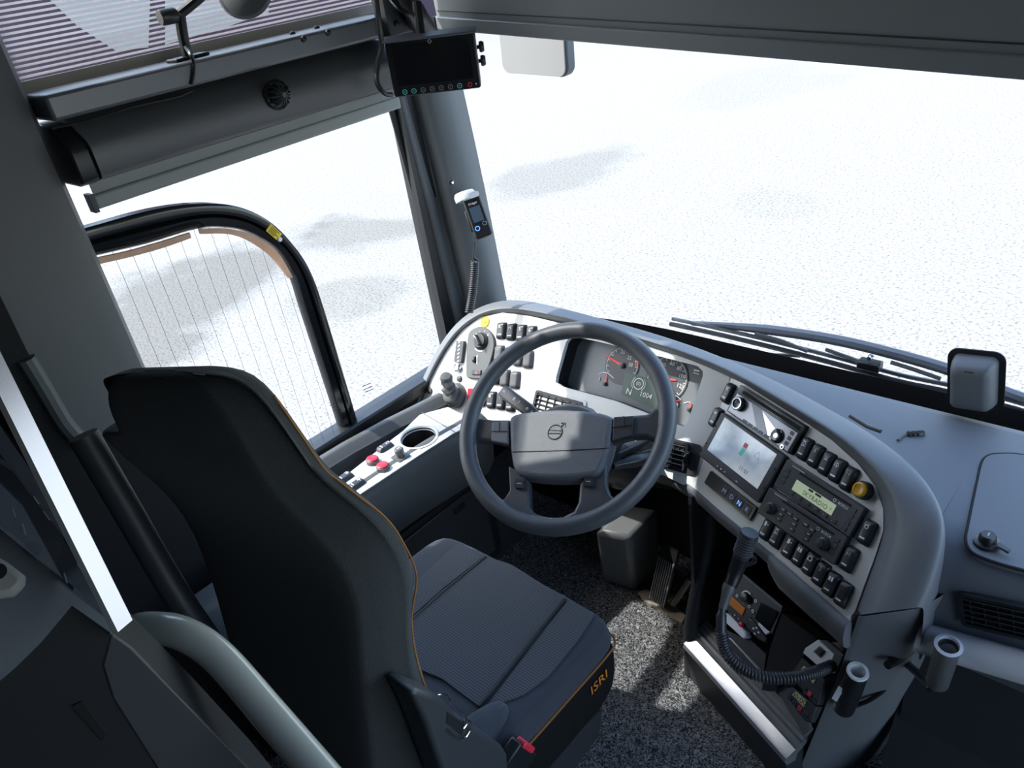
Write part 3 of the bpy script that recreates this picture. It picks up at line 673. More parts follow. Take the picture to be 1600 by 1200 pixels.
# wipers outside, parked at the foot of the windscreen
def WY(u, v, y=1.60): return AX(u, v, 1, y)
def blade(px, label, armpx):
    t = thing('wiper', T(*WY(*px[len(px)//2])), label, 'wiper', 'windscreen wipers')
    c = crom([WY(*p) for p in px], 5)
    build('blade', MB().tube(c, .006, 6), K['key'], parent=t)
    build('spine', MB().tube([p+Vector((0, .012, .010)) for p in c], .005, 6), K['cass'], parent=t)
    a = crom([WY(*p)+Vector((0, .02, 0)) for p in armpx], 5)
    build('arm', MB().tube(a, [.006+.007*min(1, i/8) for i in range(len(a))], 8), K['dash'], parent=t)
    for q in (((1180, 521), (1222, 533), (1262, 549)), ((1290, 546), (1330, 560), (1375, 578)), ((1392, 566), (1430, 578), (1470, 592)), ((1130, 548), (1180, 553), (1250, 556))):
        build('link', MB().tube([WY(*p, 1.605) for p in q], .0045, 6), K['cass'], parent=t)
    mid = a[len(a)//2]
    build('clip', MB().box(T(*WY(1359, 570)) , .05, .03, .02), K['black'], parent=t, bevel=.004)
    build('cap', MB().lathe(frame(WY(1361, 557), Vector((1, 0, 0)), Vector((0, 0, 1))), [(.006, 0), (.005, .012), (.0001, .013)], 10), K['chrome'], parent=t)
blade([(1047, 506), (1120, 522), (1200, 541), (1300, 567), (1400, 595), (1480, 612), (1560, 632), (1640, 655)], 'long black wiper parked along the foot of the windscreen', [(1075, 510), (1150, 516), (1220, 524), (1300, 537), (1380, 556), (1480, 585), (1560, 618), (1640, 646)])

# ------------------------------------------------------------------ instrument cluster
CO = -.055
def CLP(u, v, o=0): return LP(u, v, CO+o)
cl = thing('instrument_cluster', frame(CLP(1000, 595), hL, uL), 'instrument cluster with dials and green display behind the steering wheel', 'instrument cluster')
build('face', MB().prism([LP(*p, CO) for p in ((880, 500), (1120, 560), (1100, 690), (860, 620))], -nL*.004), K['gauge'], parent=cl)
b = MB(); N = len(CLU); b.loft([[LP(*p, -.001) for p in CLU], [LP(*p, -.001)-nL*(-CO-.002) for p in CLU]], closed=True); b.v = b.v
# the well's walls run straight back along the plane normal
b = MB(); fr = [LP(*p, -.0005) for p in CLU]; b.loft([fr+[fr[0]], [p-nL*(.056) for p in fr]+[fr[0]-nL*.056]])
build('well_wall', b, K['black'], parent=cl, smooth=40)
def cm(u, v): return frame(CLP(u, v, .001), hL, uL)
def cpx(mb, pts, t):
    for p, q in zip(pts, pts[1:]):
        A, B = CLP(*p, .002), CLP(*q, .002); d = (B-A).normalized(); e = d.cross(nL)*t/2; mb.add([A-e, B-e, B+e, A+e], [(0, 1, 2, 3)])
def dial(c, r, a0, a1, n, tip, nums, label):
    M = cm(*c); d = build('dial', MB().lathe(M, [(r*1.18, 0), (r*1.18, .0008), (.0001, .0008)], 32), mat('dial_face', (.08, .085, .095), .35), parent=cl)
    b = MB(); b.ring(M, r*1.08, .0012, 30, .0012, a0, a1)
    for k in range(n+1):
        a = math.radians(a0+(a1-a0)*k/n); b.line(M, (r*.92*math.cos(a), r*.92*math.sin(a)), (r*1.05*math.cos(a), r*1.05*math.sin(a)), .0014, .0012)
    for (u, v), s in nums:
        Mq = cm(u, v); b.text(Mq, s, .013, z=.0016)
    build('dial_print', b, K['white'], parent=d)
    b = MB(); A, B = CLP(*c, .005), CLP(*tip, .005); dd = (B-A).normalized(); e = dd.cross(nL); b.add([A-dd*.004-e*.004, A-dd*.004+e*.004, B+e*.0012, B-e*.0012], [(0, 1, 2, 3)]); build('needle', b, K['redp'], parent=d)
    build('needle_hub', MB().lathe(frame(CLP(*c, .004), hL, uL), [(.007, -.002), (.007, .003), (.0001, .004)], 16), K['key'], parent=d)
dial((972, 571), .040, 215, -35, 12, (946, 555), [((958, 553), '10'), ((974, 550), '20'), ((984, 559), '25'), ((986, 570), '30')], 'tach')
dial((1042, 592), .046, 215, -35, 14, (1056, 594), [((1024, 574), '20'), ((1037, 570), '40'), ((1051, 568), '60'), ((1062, 576), '80'), ((1067, 588), '100'), ((1064, 603), '120')], 'speed')
b = MB(); cpx(b, [(993, 562), (994, 572)], .004); build('red_zone', b, K['redp'], parent=cl)
for c, arc, tip, lab in (((945, 600), [(936, 584), (942, 582), (950, 583), (959, 591)], (947, 584), 'a'), ((1052, 627), [(1045, 616), (1052, 617), (1058, 619), (1064, 625)], (1062, 626), 'b'), ((1077, 640), [(1068, 630), (1074, 628), (1079, 629)], (1079, 629), 'c')):
    M = cm(*c); b = MB(); cpx(b, arc, .0016); d = build('small_gauge', b, K['white'], parent=cl)
    A, B = CLP(*c, .004), CLP(*tip, .004); dd = (B-A).normalized(); e = dd.cross(nL); build('needle', MB().add([A-e*.003, A+e*.003, B+e*.001, B-e*.001], [(0, 1, 2, 3)]), K['redp'], parent=d)
    build('needle_hub', MB().lathe(frame(CLP(*c, .002), hL, uL), [(.005, -.002), (.005, .003), (.0001, .004)], 14), K['key'], parent=d)
b = MB(); b.box(cm(1058, 633) @ T(0, 0, .001), .006, .009, .001); b.box(cm(937, 592) @ T(0, 0, .001), .002, .008, .001); build('pump_mark', b, K['white'], parent=cl)
lc_ = build('display', MB().ngon_prism([CLP(*p, .003) for p in ((977, 581), (1032, 597), (1026, 640), (970, 616))], -nL*.003), K['lcdd'], parent=cl)
b = MB(); M = cm(999, 600); b.ring(M, .013, .002, 20, .004); b.ring(M, .018, .0012, 10, .004, 130, 230); b.ring(M, .018, .0012, 10, .004, -50, 50); b.text(M, '(0)', .012, z=.004)
b.text(cm(984, 612), 'N', .021, z=.004); b.text(cm(1011, 618), '1004', .017, z=.004); cpx(b, [(1000, 624), (1020, 630)], .004); cpx(b, [(975, 602), (1030, 617)], .001); build('display_print', b, K['white'], parent=lc_)
b = MB(); cpx(b, [(1084, 578), (1093, 580)], .004); cpx(b, [(1083, 582), (1092, 585)], .002); build('warning_marks', b, K['white'], parent=cl)

# ------------------------------------------------------------------ left console beside the seat
ZC = .555
stn = [(.30, 0), (.55, 0), (.72, 0), (.85, .004), (.98, .014), (1.06, .024), (1.15, .034)]
rows = []
for y, s in stn:
    rows.append([Vector(p) for p in ((-1.572+s*1.6, y, .46), (-1.570+s*1.6, y, .565), (-1.565+s*1.6, y, .572), (-1.552+s*1.6, y, .574), (-1.544+s*1.6, y, .570), (-1.532+s*1.6, y, ZC), (-1.526+s*1.6, y, ZC-.004), (-1.524+s*1.6, y, ZC-.09), (-1.408+s, y, ZC-.09), (-1.404+s, y, ZC-.003), (-1.40+s, y, ZC+.004), (-1.385+s, y, ZC+.003), (-1.368+s, y, ZC-.008), (-1.358+s, y, ZC-.028), (-1.357+s, y, .46), (-1.365+s, y, .41), (-1.40+s, y, .35))])
cs = thing('side_console', T(-1.45, .75, .33), 'grey side console with silver top beside the driver seat', 'console')
build('body', MB().loft(rows, cap=False), K['grey'], parent=cs, smooth=50)
top = [AX(u, v, 2, ZC+.003) for u, v in ((400, 860), (495, 773), (527, 748), (548, 737), (590, 704), (630, 673), (656, 648), (700, 636), (745, 660), (718, 672), (708, 677), (650, 714), (594, 751), (556, 776), (522, 796), (440, 870))]
CUPC = AX(654, 684, 2, ZC+.003); CUPR = .047
hole = [CUPC+Vector((CUPR*math.cos(a*math.pi/16), CUPR*math.sin(a*math.pi/16), 0)) for a in range(32)]
build('silver_top', MB().prism(top, Vector((0, 0, -.003)), holes=[list(reversed(hole))]), K['silver'], parent=cs, smooth=20)
b = MB(); b.tube([AX(655, 642, 2, ZC+.0035), AX(712, 676, 2, ZC+.0035)], .0012, 5); build('seam', b, K['grey'], parent=cs)
M = T(*CUPC)
cu = thing('cup_holder', M, 'round black cup holder sunk in the silver console top', 'cup holder')
build('ring', MB().lathe(M, [(CUPR-.001, -.004), (CUPR+.006, .002), (CUPR+.003, .004), (CUPR-.001, .002), (CUPR-.003, -.006)], 40, True), K['silver'], parent=cu, smooth=60)
b = MB(); b.lathe(M, [(CUPR-.002, .001), (CUPR-.006, -.07), (.0001, -.072)], 40, True); build('cup', b, K['black'], parent=cu, smooth=60)
# cabinet front below the console
b = MB(); b.abox(-1.60, -1.405, .34, 1.3, -.01, .345); struct('trim_5', b, K['dark'])
bx = thing('side_locker', T(-1.40, .9, .02), 'dark locker with a flush door under the side console', 'locker')
build('frame', MB().abox(-1.404, -1.395, .62, 1.17, .03, .34), K['black'], parent=bx)
build('door', MB().abox(-1.396, -1.388, .80, 1.14, .06, .32), K['dark'], parent=bx, bevel=.003)
build('latch', MB().abox(-1.389, -1.383, 1.02, 1.06, .285, .30), K['black'], parent=bx, bevel=.002)
build('rib', MB().abox(-1.396, -1.380, .74, .765, .04, .33), K['black'], parent=bx)

# ------------------------------------------------------------------ rocker switches
SW, SH = .0262, .0455
def key_mesh(w_, h_, z=.0115):
    rows = []
    for j in range(11):
        y = -1+2*j/10; row = []
        for i in range(9):
            x = -1+2*i/8
            e = max(0, 1-abs(x)**5)**.5 * max(0, 1-abs(y)**6)**.5
            zz = .002+(z-.002)*e*(1-.16*(1-y*y)) if e > 0 else 0
            row.append((x*w_/2*(1-.05*abs(y)**4), y*h_/2*(1-.06*abs(x)**4), zz if abs(x) < 1 and abs(y) < 1 else 0))
        rows.append(row)
    return rows
sw_first = {}
def mark_geo(b, icon, s):
    y0 = .010*s; z = .0112
    if icon == 'lamp': b.ring(T(-.001, y0), .0036, .0012, 12, z, -90, 90); b.line(I4, (-.001, y0-.004), (-.001, y0+.004), .0012, z); [b.line(I4, (-.0065, y0+k*.0024), (-.003, y0+k*.0024), .0009, z) for k in (-1, 0, 1)]
    elif icon == 'spray': [b.line(I4, (k*.002, y0-.002), (k*.0036, y0+.004), .0009, z) for k in (-1, 0, 1)]; b.line(I4, (-.004, y0-.003), (.004, y0-.003), .001, z)
    elif icon == 'door': b.add([(x, y+y0, z) for x, y in ((-.0045, -.004), (.0005, -.004), (.0005, .0045), (-.0045, .0045))], [(0, 1, 2, 3)]); b.line(I4, (.002, y0), (.006, y0), .0014, z)
    elif icon == 'two': [b.add([(x+k*.0055, y+y0, z) for x, y in ((-.002, -.004), (.002, -.004), (.002, .004), (-.002, .004))], [(0, 1, 2, 3)]) for k in (-.5, .5)]
    elif icon == 'bar': b.line(I4, (-.004, y0), (.004, y0), .003, z)
    elif icon == 'horn': b.ring(T(0, y0), .0032, .0011, 14, z); b.line(I4, (.002, y0+.003), (.004, y0+.006), .0011, z)
    elif icon == 'bus': b.ring(T(0, y0), .0034, .0009, 4, z); b.line(I4, (-.005, y0-.0045), (.005, y0-.0045), .001, z); b.line(I4, (-.005, y0+.0045), (.003, y0+.0045), .001, z)
    elif icon == 'shield': b.ring(T(0, y0), .004, .0014, 14, z, 0, 180); b.line(I4, (-.004, y0), (-.004, y0-.004), .0014, z); b.line(I4, (.004, y0), (.004, y0-.004), .0014, z); b.line(I4, (-.0046, y0-.004), (.0046, y0-.004), .0014, z)
    else: b.text(T(0, y0), icon, .0115, z=z)
def rocker(M, icon, label, group, sc=(1, 1), blank=False, bar=True, dim=False):
    kk = ('blank' if blank else 'key')
    M = M @ Matrix.Diagonal((sc[0], sc[1], 1, 1))
    if kk not in sw_first:
        b = MB(); b.loft(key_mesh(SW*.96, SH)); b.v = [I4 @ v for v in b.v]
        o = build('rocker_switch', b, K['keyg' if blank else 'key'], M=I4, smooth=60, label=label, cat='switch'); sw_first[kk] = o
    else:
        o = sw_first[kk].copy(); S.collection.objects.link(o)
    o.matrix_world = M; WM[o] = I4
    o['label'] = label; o['category'] = 'switch'; o['group'] = group
    if icon:
        b = MB(); mark_geo(b, icon, 1); build('icon', b, K['whited' if dim else 'white'], parent=o)
    if bar:
        b = MB(); slab(b, T(0, -.0105, .0085), .011, .0026, .0012, 0, .0022, 3); build('indicator_bar', b, K['white'], parent=o)
    return o
def SWL(u, v, o=.0): return upframe(LP, nL, u, v, u+2.0, v-20, o)
def SWR(u, v, o=.0): return upframe(RP, nR, u, v, u+9.4, v-20, o)
g1 = 'rocker switches on the left fascia'
rowsL = [(('K', 784.5, 517, 'switch marked K at the left end of the top left-fascia row'), ('H', 800, 519, 'switch marked H second in the top left-fascia row'), ('5', 815.5, 521, 'switch marked with a hooked arrow third in the top left-fascia row'), ('6', 831, 523, 'switch fourth in the top left-fascia row beside the wheel rim')),
         (('-', 781, 553, 'grey switch beside the headlight panel, second left-fascia row'), ('', 796.5, 556, 'grey blank switch half under the wheel rim, second left-fascia row'), ('', 811, 559, 'grey blank switch inside the wheel rim, second left-fascia row'), ('', 826, 562, 'grey blank switch at the right end of the second left-fascia row')),
         (('.', 776, 588, 'dark switch hidden by the wheel rim, third left-fascia row'), ('', 790, 591, 'grey blank switch left of the last in the third left-fascia row'), ('', 805.5, 594, 'grey blank switch at the right end of the third left-fascia row')),
         (('.', 753, 622, 'switch touching the wheel rim in the bottom left-fascia row'), ('B', 769, 625, 'switch with a lamp mark above the left wheel spoke'), ('.', 784, 627, 'switch partly behind the left stalk, bottom left-fascia row'), ('', 799, 630, 'switch under the tip of the left stalk, bottom left-fascia row'))]
for r, row in enumerate(rowsL):
    for k, (ic, u, v, lb) in enumerate(row):
        rocker(SWL(u, v, .001), ic, ('black ' if not lb.startswith(('grey', 'dark')) else '')+lb, g1, (1.22, 1.03), blank=(ic in ('', '-') and r in (1, 2)), bar=not (r in (1, 2) and ic in ('', '-')))
g2 = 'rocker switches on the right fascia'
for ic, u, v, lb in (('spray', 1139, 615, 'black switch with a spray mark left of the car radio'), ('bar', 1120, 653, 'black switch with a small bar mark left of the navigation screen'),
                     ('bus', 1259, 702, 'black switch next to the car radio, first of the row above the stacked radios'), ('1', 1276, 713, 'black switch second in the row above the stacked radios'), ('spray', 1293, 725, 'black switch third in the row above the stacked radios'), ('lamp', 1310, 736, 'black switch with a headlamp mark above the stacked radios'), ('H', 1327.5, 749, 'black switch beside the amber knob, last of its row'),
                     ('door', 1200, 827, 'black switch left of a twin, under the lower stacked radio'), ('bus', 1216, 838.5, 'black switch on the right of the left pair, touching the microphone side'),
                     ('door', 1236, 855, 'black switch with a door mark, first of the bottom row of six'), ('two', 1252, 867.5, 'black switch second in the bottom row of six'), ('shield', 1268, 881, 'black switch with a bell mark, third in the bottom row of six'), ('2', 1284, 897, 'black switch fourth in the bottom row of six'), ('two', 1300.5, 913, 'black switch with paired marks, fifth in the bottom row of six'), ('.', 1319, 929, 'black switch at the lower right end of the fascia'),
                     ('horn', 1356, 832.5, 'black switch with a spanner mark right of the upper stacked radio'), ('H', 1328, 874, 'black switch right of the lower stacked radio')):
    rocker(SWR(u, v, .001), ic, lb, g2, (1, 1), dim=(ic in ('H', '2', '.')))
def SWC(u, v): return frame(AX(u, v, 2, ZC+.003), AX(u+10, v+5, 2, ZC)-AX(u-10, v-5, 2, ZC), AX(u+10, v-14, 2, ZC)-AX(u-10, v+14, 2, ZC))
g3 = 'rocker switches on the side console'
for ic, u, v, lb in (('bus', 602, 700, 'black console switch next to the cup holder'), ('lamp', 539, 748, 'black console switch nearest the window, rear group of three'), ('door', 557.5, 758.5, 'black console switch on the inner side, rear group of three'), ('shield', 519, 770, 'black console switch nearest the seat back')):
    rocker(SWC(u, v), ic, lb, g3, (1.05, 1.0))

# ================================================================== things on the left fascia
def LM(u, v, u2, v2, o=0.0): return upframe(LP, nL, u, v, u2, v2, o)
# headlight panel, tear shaped
ps = [(733, 532), (735, 521), (742, 514), (752, 511), (763, 514), (771, 522), (775, 534), (774, 548), (768, 570), (758, 590), (748, 593), (734, 591), (731, 585), (731, 560)]
M = LM(750, 550, 753, 520)
pn = thing('headlight_panel', M, 'grey teardrop headlight panel with rotary switch at the far left', 'switch panel')
c = crom([LP(*p) for p in ps], 3, closed=True)
build('plate', MB().ngon_prism([p+nL*.008 for p in c], -nL*.008), K['grey'], parent=pn, bevel=.003)
Mk = LM(752, 533, 754, 510, .008)
kn = build('rotary_knob', MB().lathe(Mk, [(.0235, 0), (.0235, .003), (.019, .006), (.018, .010), (.0001, .011)], 28), K['dark'], parent=pn, smooth=50)
build('grip', MB().box(Mk @ RZ(38) @ T(0, 0, .015), .009, .036, .014), K['key'], parent=kn, bevel=.003)
build('pointer', MB().box(Mk @ RZ(38) @ T(0, .012, .0224), .002, .008, .0008), K['white'], parent=kn)
b = MB(); b.ring(Mk, .0275, .003, 16, .0008, 225, 285); build('scale_mark', b, K['white'], parent=pn)
for k, a in enumerate((140, 105, 70, 35)):
    b = MB(); b.text(Mk @ T(.0285*math.cos(math.radians(a)), .0285*math.sin(math.radians(a))), 'O-=D'[k], .008, z=.001); build('lamp_mark', b, K['white'], parent=pn)
Mt = LM(742, 562, 743, 540, .008)
th = build('thumb_wheel', MB().lathe(Mt @ Matrix.Rotation(math.radians(90), 4, 'Y') @ T(0, 0, -.003), [(.009, 0), (.009, .006)], 18), K['key'], parent=pn, smooth=30)
build('wheel_slot', MB().box(Mt @ T(.008, 0, .0004), .003, .024, .0006), K['white'], parent=pn)
Mh = LM(745, 582, 747, 560, .009)
hz = build('hazard_button', MB().box(Mh, .032, .013, .005), K['key'], parent=pn, bevel=.0015)
b = MB(); b.add([Mh @ Vector(p) for p in ((-.0045, -.004, .0028), (.0045, -.004, .0028), (0, .0045, .0028))], [(0, 1, 2)]); build('hazard_triangle', b, K['redp'], parent=hz)
# level module, socket, screw
M = LM(720.5, 550, 723, 530)
lv = thing('level_indicator', M, 'slim black module with a column of white marks near the window', 'switch')
b = MB(); slab(b, M, .030, .062, .004, 0, .010, taper=.003); build('body', b, K['key'], parent=lv)
for k in range(6): build('level_mark', MB().line(M @ T(.001*(k-2.5), .026-.0105*k, .0102), (-.003, -.0025), (.003, .0025), .003), K['white'], parent=lv)
M = LM(717, 575, 719, 560)
sk_ = thing('round_socket', M, 'small round chrome-ringed socket under the black marker module', 'socket')
build('ring', MB().lathe(M, [(.0115, 0), (.0115, .010), (.0085, .012), (.0085, .009)], 20, True), K['chrome'], parent=sk_, smooth=40)
build('face', MB().lathe(M, [(.0085, 0), (.0085, .010), (.0001, .010)], 20), K['whiteplastic'], parent=sk_)
# height sticker
M = LM(757.5, 503, 759, 490, .0012)
s_ = build('height_sticker', MB().lathe(M, [(.0155, 0), (.0155, .0008), (.0001, .0008)], 28), K['yellow'], label='round yellow height sticker at the top left of the fascia', cat='sticker')
b = MB(); b.ring(M, .0138, .001, 28, .0012); b.text(M, '3.8m', .0095, z=.0012); build('sticker_print', b, K['ink'], parent=s_)
# parking brake lever
P0 = LP(714, 618, .0); Mj = frame(P0, Vector((1, 0, 0)), Vector((0, .35, .6))); Mj = fr_n(P0, Vector((-.12, -.75, .62)).normalized(), Vector((1, 0, 0)))
pb = thing('brake_lever', Mj, 'grey parking brake lever standing at the left end of the fascia', 'lever')
build('boot', MB().lathe(Mj, [(.034, 0), (.035, .010), (.030, .018), (.026, .020), (.027, .028), (.022, .034), (.0001, .035)], 28), K['cass'], parent=pb, smooth=50)
t1 = DEP(697, 590, (P0-CP).dot(CF)-.075); q0 = Mj @ Vector((0, 0, .03)); d = (t1-q0)
Mk = fr_n(q0, d.normalized(), Vector((1, 0, 0))); L_ = d.length
build('knob', MB().lathe(Mk, [(.012, 0), (.013, L_*.3), (.020, L_*.36), (.0205, L_*.48), (.013, L_*.54), (.0125, L_*.68), (.0165, L_*.74), (.017, L_*1.02), (.013, L_*1.12), (.0001, L_*1.14)], 24), K['cass'], parent=pb, smooth=40)
build('collar', MB().lathe(Mk, [(.0170, L_*.98), (.0178, L_*.99), (.0170, L_*1.0)], 24, True), K['key'], parent=pb)
build('red_reflection', MB().box(LM(735, 617, 736, 600, .003), .018, .034, .004), K['red'], parent=pb, label='painted red reflection')  # red slab put in for the reddish reflection beside the lever
for u, v in ((718, 592), (710, 632), (672, 611)):
    M = LM(u, v, u+2, v-15, .001); build('fascia_screw', MB().lathe(M, [(.009, 0), (.008, .004), (.0001, .006)], 14), K['key'], label={718: 'black screw head above the parking brake lever', 710: 'black screw head below the parking brake lever', 672: 'black screw head at the outer left edge of the fascia'}[u], cat='screw', smooth=50)
# left vent (half behind the hub)
M, W_, H_ = rect(LP, (839, 613), (905, 632), (903, 668), (836, 648), .0)
vent(M, W_, H_, 'black slatted air vent behind the left wheel spoke', 5, 6, tab=False)
build('frame_trim', MB().prism([M @ (p+Vector((0, 0, .003))) for p in rrect(W_+.03, H_+.026, .012)], M.to_3x3() @ Vector((0, 0, -.004)), holes=[[M @ (p+Vector((0, 0, .003))) for p in reversed(rrect(W_+.013, H_+.013, .006))]]), K['silver'], parent=[o for o in S.objects if o.name.startswith('air_vent')][-1], label='silver frame')
# vent right of the steering column
M, W_, H_ = rect(LP, (1052, 690), (1084, 698), (1074, 736), (1042, 728), .006)
v_ = vent(M @ T(-.012, 0, 0), .046, .05, 'small black air vent right of the steering wheel', 5, 4, tab=False)
build('thumb_wheel', MB().lathe(M @ T(.022, 0, .004) @ Matrix.Rotation(math.radians(90), 4, 'Y') @ T(0, 0, -.004), [(.016, 0), (.017, .002), (.017, .006), (.016, .008)], 20), K['gloss'], parent=v_, smooth=30)
b = MB(); slab(b, M, .086, .068, .008, -.008, -.0012); build('surround', b, K['key'], parent=v_)

# ================================================================== units in the right fascia
def RM(u, v, u2, v2, o=0.0): return upframe(RP, nR, u, v, u2, v2, o)
# car radio at the top
M, W_, H_ = rect(RP, (1163, 606), (1262, 672), (1243, 708), (1140, 640), .0)
W_ = .192; H_ = .066
rd = thing('car_radio', M, 'black car radio with silver knob and slanted display at the top of the fascia', 'radio')
b = MB(); slab(b, M, W_, H_, .005, -.01, .012, taper=.004); build('housing', b, K['gloss'], parent=rd, bevel=.001)
build('cd_slot', MB().box(M @ T(.004, .021, .0122), W_*.86, .006, .0014), K['void'], parent=rd)
b = MB(); b.box(M @ T(.004, .0275, .0126), W_*.9, .0016, .002); b.box(M @ T(.004, .0155, .0126), W_*.9, .0012, .002); build('slot_rib', b, K['grey'], parent=rd)
fp = build('face_plate', MB().box(M @ T(0, -.008, .0130), W_*.93, .042, .003), mat('radio_face_silver', (.30, .29, .31), .3, metal=.4), parent=rd, bevel=.001)
build('display', MB().ngon_prism([M @ Vector(p) for p in ((-.042, .012, .0150), (-.012, .012, .0150), (.032, -.026, .0150), (.0, -.026, .0150))], M.to_3x3() @ Vector((0, 0, -.001))), mat('radio_display', (.10, .12, .14), .15), parent=rd)
build('bright_panel', MB().ngon_prism([M @ Vector(p) for p in ((-.008, .010, .0150), (.044, -.006, .0150), (.040, -.020, .0150), (.032, -.024, .0150))], M.to_3x3() @ Vector((0, 0, -.001))), K['alu'], parent=rd)
Mk = M @ T(-.067, -.003, .0145)
kn = build('volume_knob', MB().lathe(Mk, [(.015, 0), (.0145, .010), (.0001, .0105)], 28), K['gloss'], parent=rd, smooth=40)
build('knob_ring', MB().lathe(Mk, [(.0125, .010), (.0125, .0125), (.0095, .0125), (.0095, .010)], 28, True), K['chrome'], parent=kn, smooth=30)
Mk = M @ T(.052, -.014, .0145)
pd = build('round_pad', MB().lathe(Mk, [(.0145, 0), (.014, .004), (.009, .005), (.0001, .0045)], 28), K['gloss'], parent=rd, smooth=40)
build('pad_centre', MB().lathe(Mk, [(.006, .004), (.005, .0065), (.0001, .0065)], 16), K['alu'], parent=pd)
for k in range(5): build('preset_button', MB().box(M @ T(-.035+.016*k, -.0265, .0145), .013, .005, .002), K['grey'], parent=rd, bevel=.0006)
for k in range(3): build('side_button', MB().box(M @ T(.078, .006-.011*k, .0145), .009, .008, .002), K['grey'], parent=rd, bevel=.0006)
build('aux_jack', MB().lathe(M @ T(.074, -.0265, .0145), [(.0045, 0), (.0045, .002), (.0025, .002), (.0025, 0)], 16, True), K['chrome'], parent=rd)
# navigation display
M, W_, H_ = rect(RP, (1137, 648), (1237, 716), (1190, 787), (1098, 711), .0)
nv = thing('navigation_display', M, 'large black-framed navigation screen showing a map below the car radio', 'screen')
b = MB(); slab(b, M, W_, H_, .004, -.01, .016); build('frame', b, K['dark'], parent=nv, bevel=.002)
sc_ = build('screen', MB().box(M @ T(-.001, .008, .0162), W_*.83, H_*.74, .001), K['screen'], parent=nv)
z = .0172
for name, mm, pts in (('red_block', 'red', ((-.002, .030), (.009, .030), (.009, .020), (-.002, .020))), ('green_block', mat('map_green', (.05, .32, .26), .4, emit=(.05, .4, .32), es=.3), ((-.002, .019), (.009, .019), (.007, .002), (-.004, .002)))):
    build(name, MB().add([M @ Vector((*p, z)) for p in pts], [(0, 1, 2, 3)]), K[mm] if isinstance(mm, str) else mm, parent=sc_)
b = MB(); b.text(M @ T(.028, -.018), '11:01', .012, z=z); build('clock', b, K['ink'], parent=sc_); build('warning_triangle', MB().ring(M @ T(.04, .022), .009, .001, 3, z, 90, 450), K['ink'], parent=sc_)
for k in range(3): build('menu_mark', MB().box(M @ T(-.036+.012*k, -H_*.43, .0165), .003, .002, .0008), K['white'], parent=nv)
build('status_light', MB().box(M @ T(.026, -H_*.43, .0165), .006, .0014, .0008), K['white'], parent=nv)
for x, y in ((-.49, .2), (-.49, -.2), (.485, .2), (.485, -.2)): build('frame_screw', MB().lathe(M @ T(W_*x*.98, H_*y, .016), [(.0022, 0), (.0022, .0006), (.0001, .0006)], 10), K['void'], parent=nv)
# gear selector keypad
M, W_, H_ = rect(RP, (1114, 736), (1186, 793), (1174, 816), (1101, 754), .0)
gs = thing('gear_selector', M, 'black gear selector strip marked M D N R below the navigation screen', 'gear selector')
b = MB(); slab(b, M, W_, H_, .003, -.004, .006, taper=.003); build('plate', b, K['key'], parent=gs)
for k, ch in enumerate('MDNR'):
    x = -W_*.10+k*W_*.16; q = build('gear_button', MB().box(M @ T(x, 0, .0062), W_*.13, H_*.62, .0016), K['dark'], parent=gs, bevel=.0006)
    build('gear_letter', MB().text(M @ T(x, 0), ch, .014, z=.0074), K['blue'] if ch == 'N' else mat('dim_violet_'+ch, (.35, .35, .6), .5, emit=(.3, .3, .8), es=.2), parent=q)
# stacked radios
def unit(tl, tr, br, bl, label):
    M, W_, H_ = rect(RP, tl, tr, br, bl, .0)
    t = thing('coach_radio', M, label, 'radio', 'stacked coach radios')
    b = MB(); slab(b, M, W_, H_, .003, -.012, .014); build('housing', b, K['unit'], parent=t, bevel=.0015)
    build('disc_slot', MB().box(M @ T(.008, H_*.34, .0142), W_*.66, .004, .0012), K['void'], parent=t)
    build('maker_name', MB().text(M @ T(W_*.30, H_*.20), '\u24bd BOSCH', .0065, z=.0148), K['white'], parent=t) if False else build('maker_name', MB().text(M @ T(W_*.30, H_*.21), 'BOSCH', .0068, z=.0148).ring(M @ T(W_*.30-.019, H_*.21), .0028, .0008, 14, .0148), K['white'], parent=t)
    build('model_name', MB().line(M @ T(-W_*.32, H_*.42), (-.016, 0), (.016, 0), .0022, .0148), K['whited'], parent=t)
    return t, M, W_, H_
t, M, W_, H_ = unit((1239, 720), (1359, 797), (1333, 840), (1213, 760), 'upper stacked coach radio with lit green text display')
d_ = build('display', MB().box(M @ T(-.004, -.004, .0142), .096, .021, .001), K['lcd'], parent=t)
build('display_print', MB().text(M @ T(.006, -.0065), 'SKYRADIO *', .012, z=.0148, sx=.95, spacing=1.1).line(M @ T(-.006, .0035), (-.014, 0), (-.003, 0), .004, .0148).line(M @ T(-.006, .0035), (.002, 0), (.016, 0), .004, .0148), K['ink'], parent=d_)
for k in range(6):
    q = build('preset_button', MB().box(M @ T(-.052+.0205*k, -.0205, .0145), .016, .007, .002), K['key'], parent=t, bevel=.0006); build('button_mark', MB().text(M @ T(-.052+.0205*k, -.0205), str(k+1), .0045, z=.0157), K['whited'], parent=q)
for k in range(3): build('side_button', MB().box(M @ T(-.079, .012-.012*k, .0145), .012, .008, .002), K['key'], parent=t, bevel=.0006)
for k in range(4): build('side_button', MB().box(M @ T(.077, .016-.012*k, .0145), .010, .008, .002), K['key'], parent=t, bevel=.0006)
t, M, W_, H_ = unit((1212, 764), (1334, 843), (1307, 882), (1198, 792) if False else (1187, 800), 'lower stacked coach radio with two round knobs')
for x in (-.070, .060):
    Mk = M @ T(x, -.006, .014); q = build('knob', MB().lathe(Mk, [(.0115, 0), (.0115, .004), (.0085, .006), (.008, .015), (.0001, .0155)], 24), K['key'], parent=t, smooth=40)
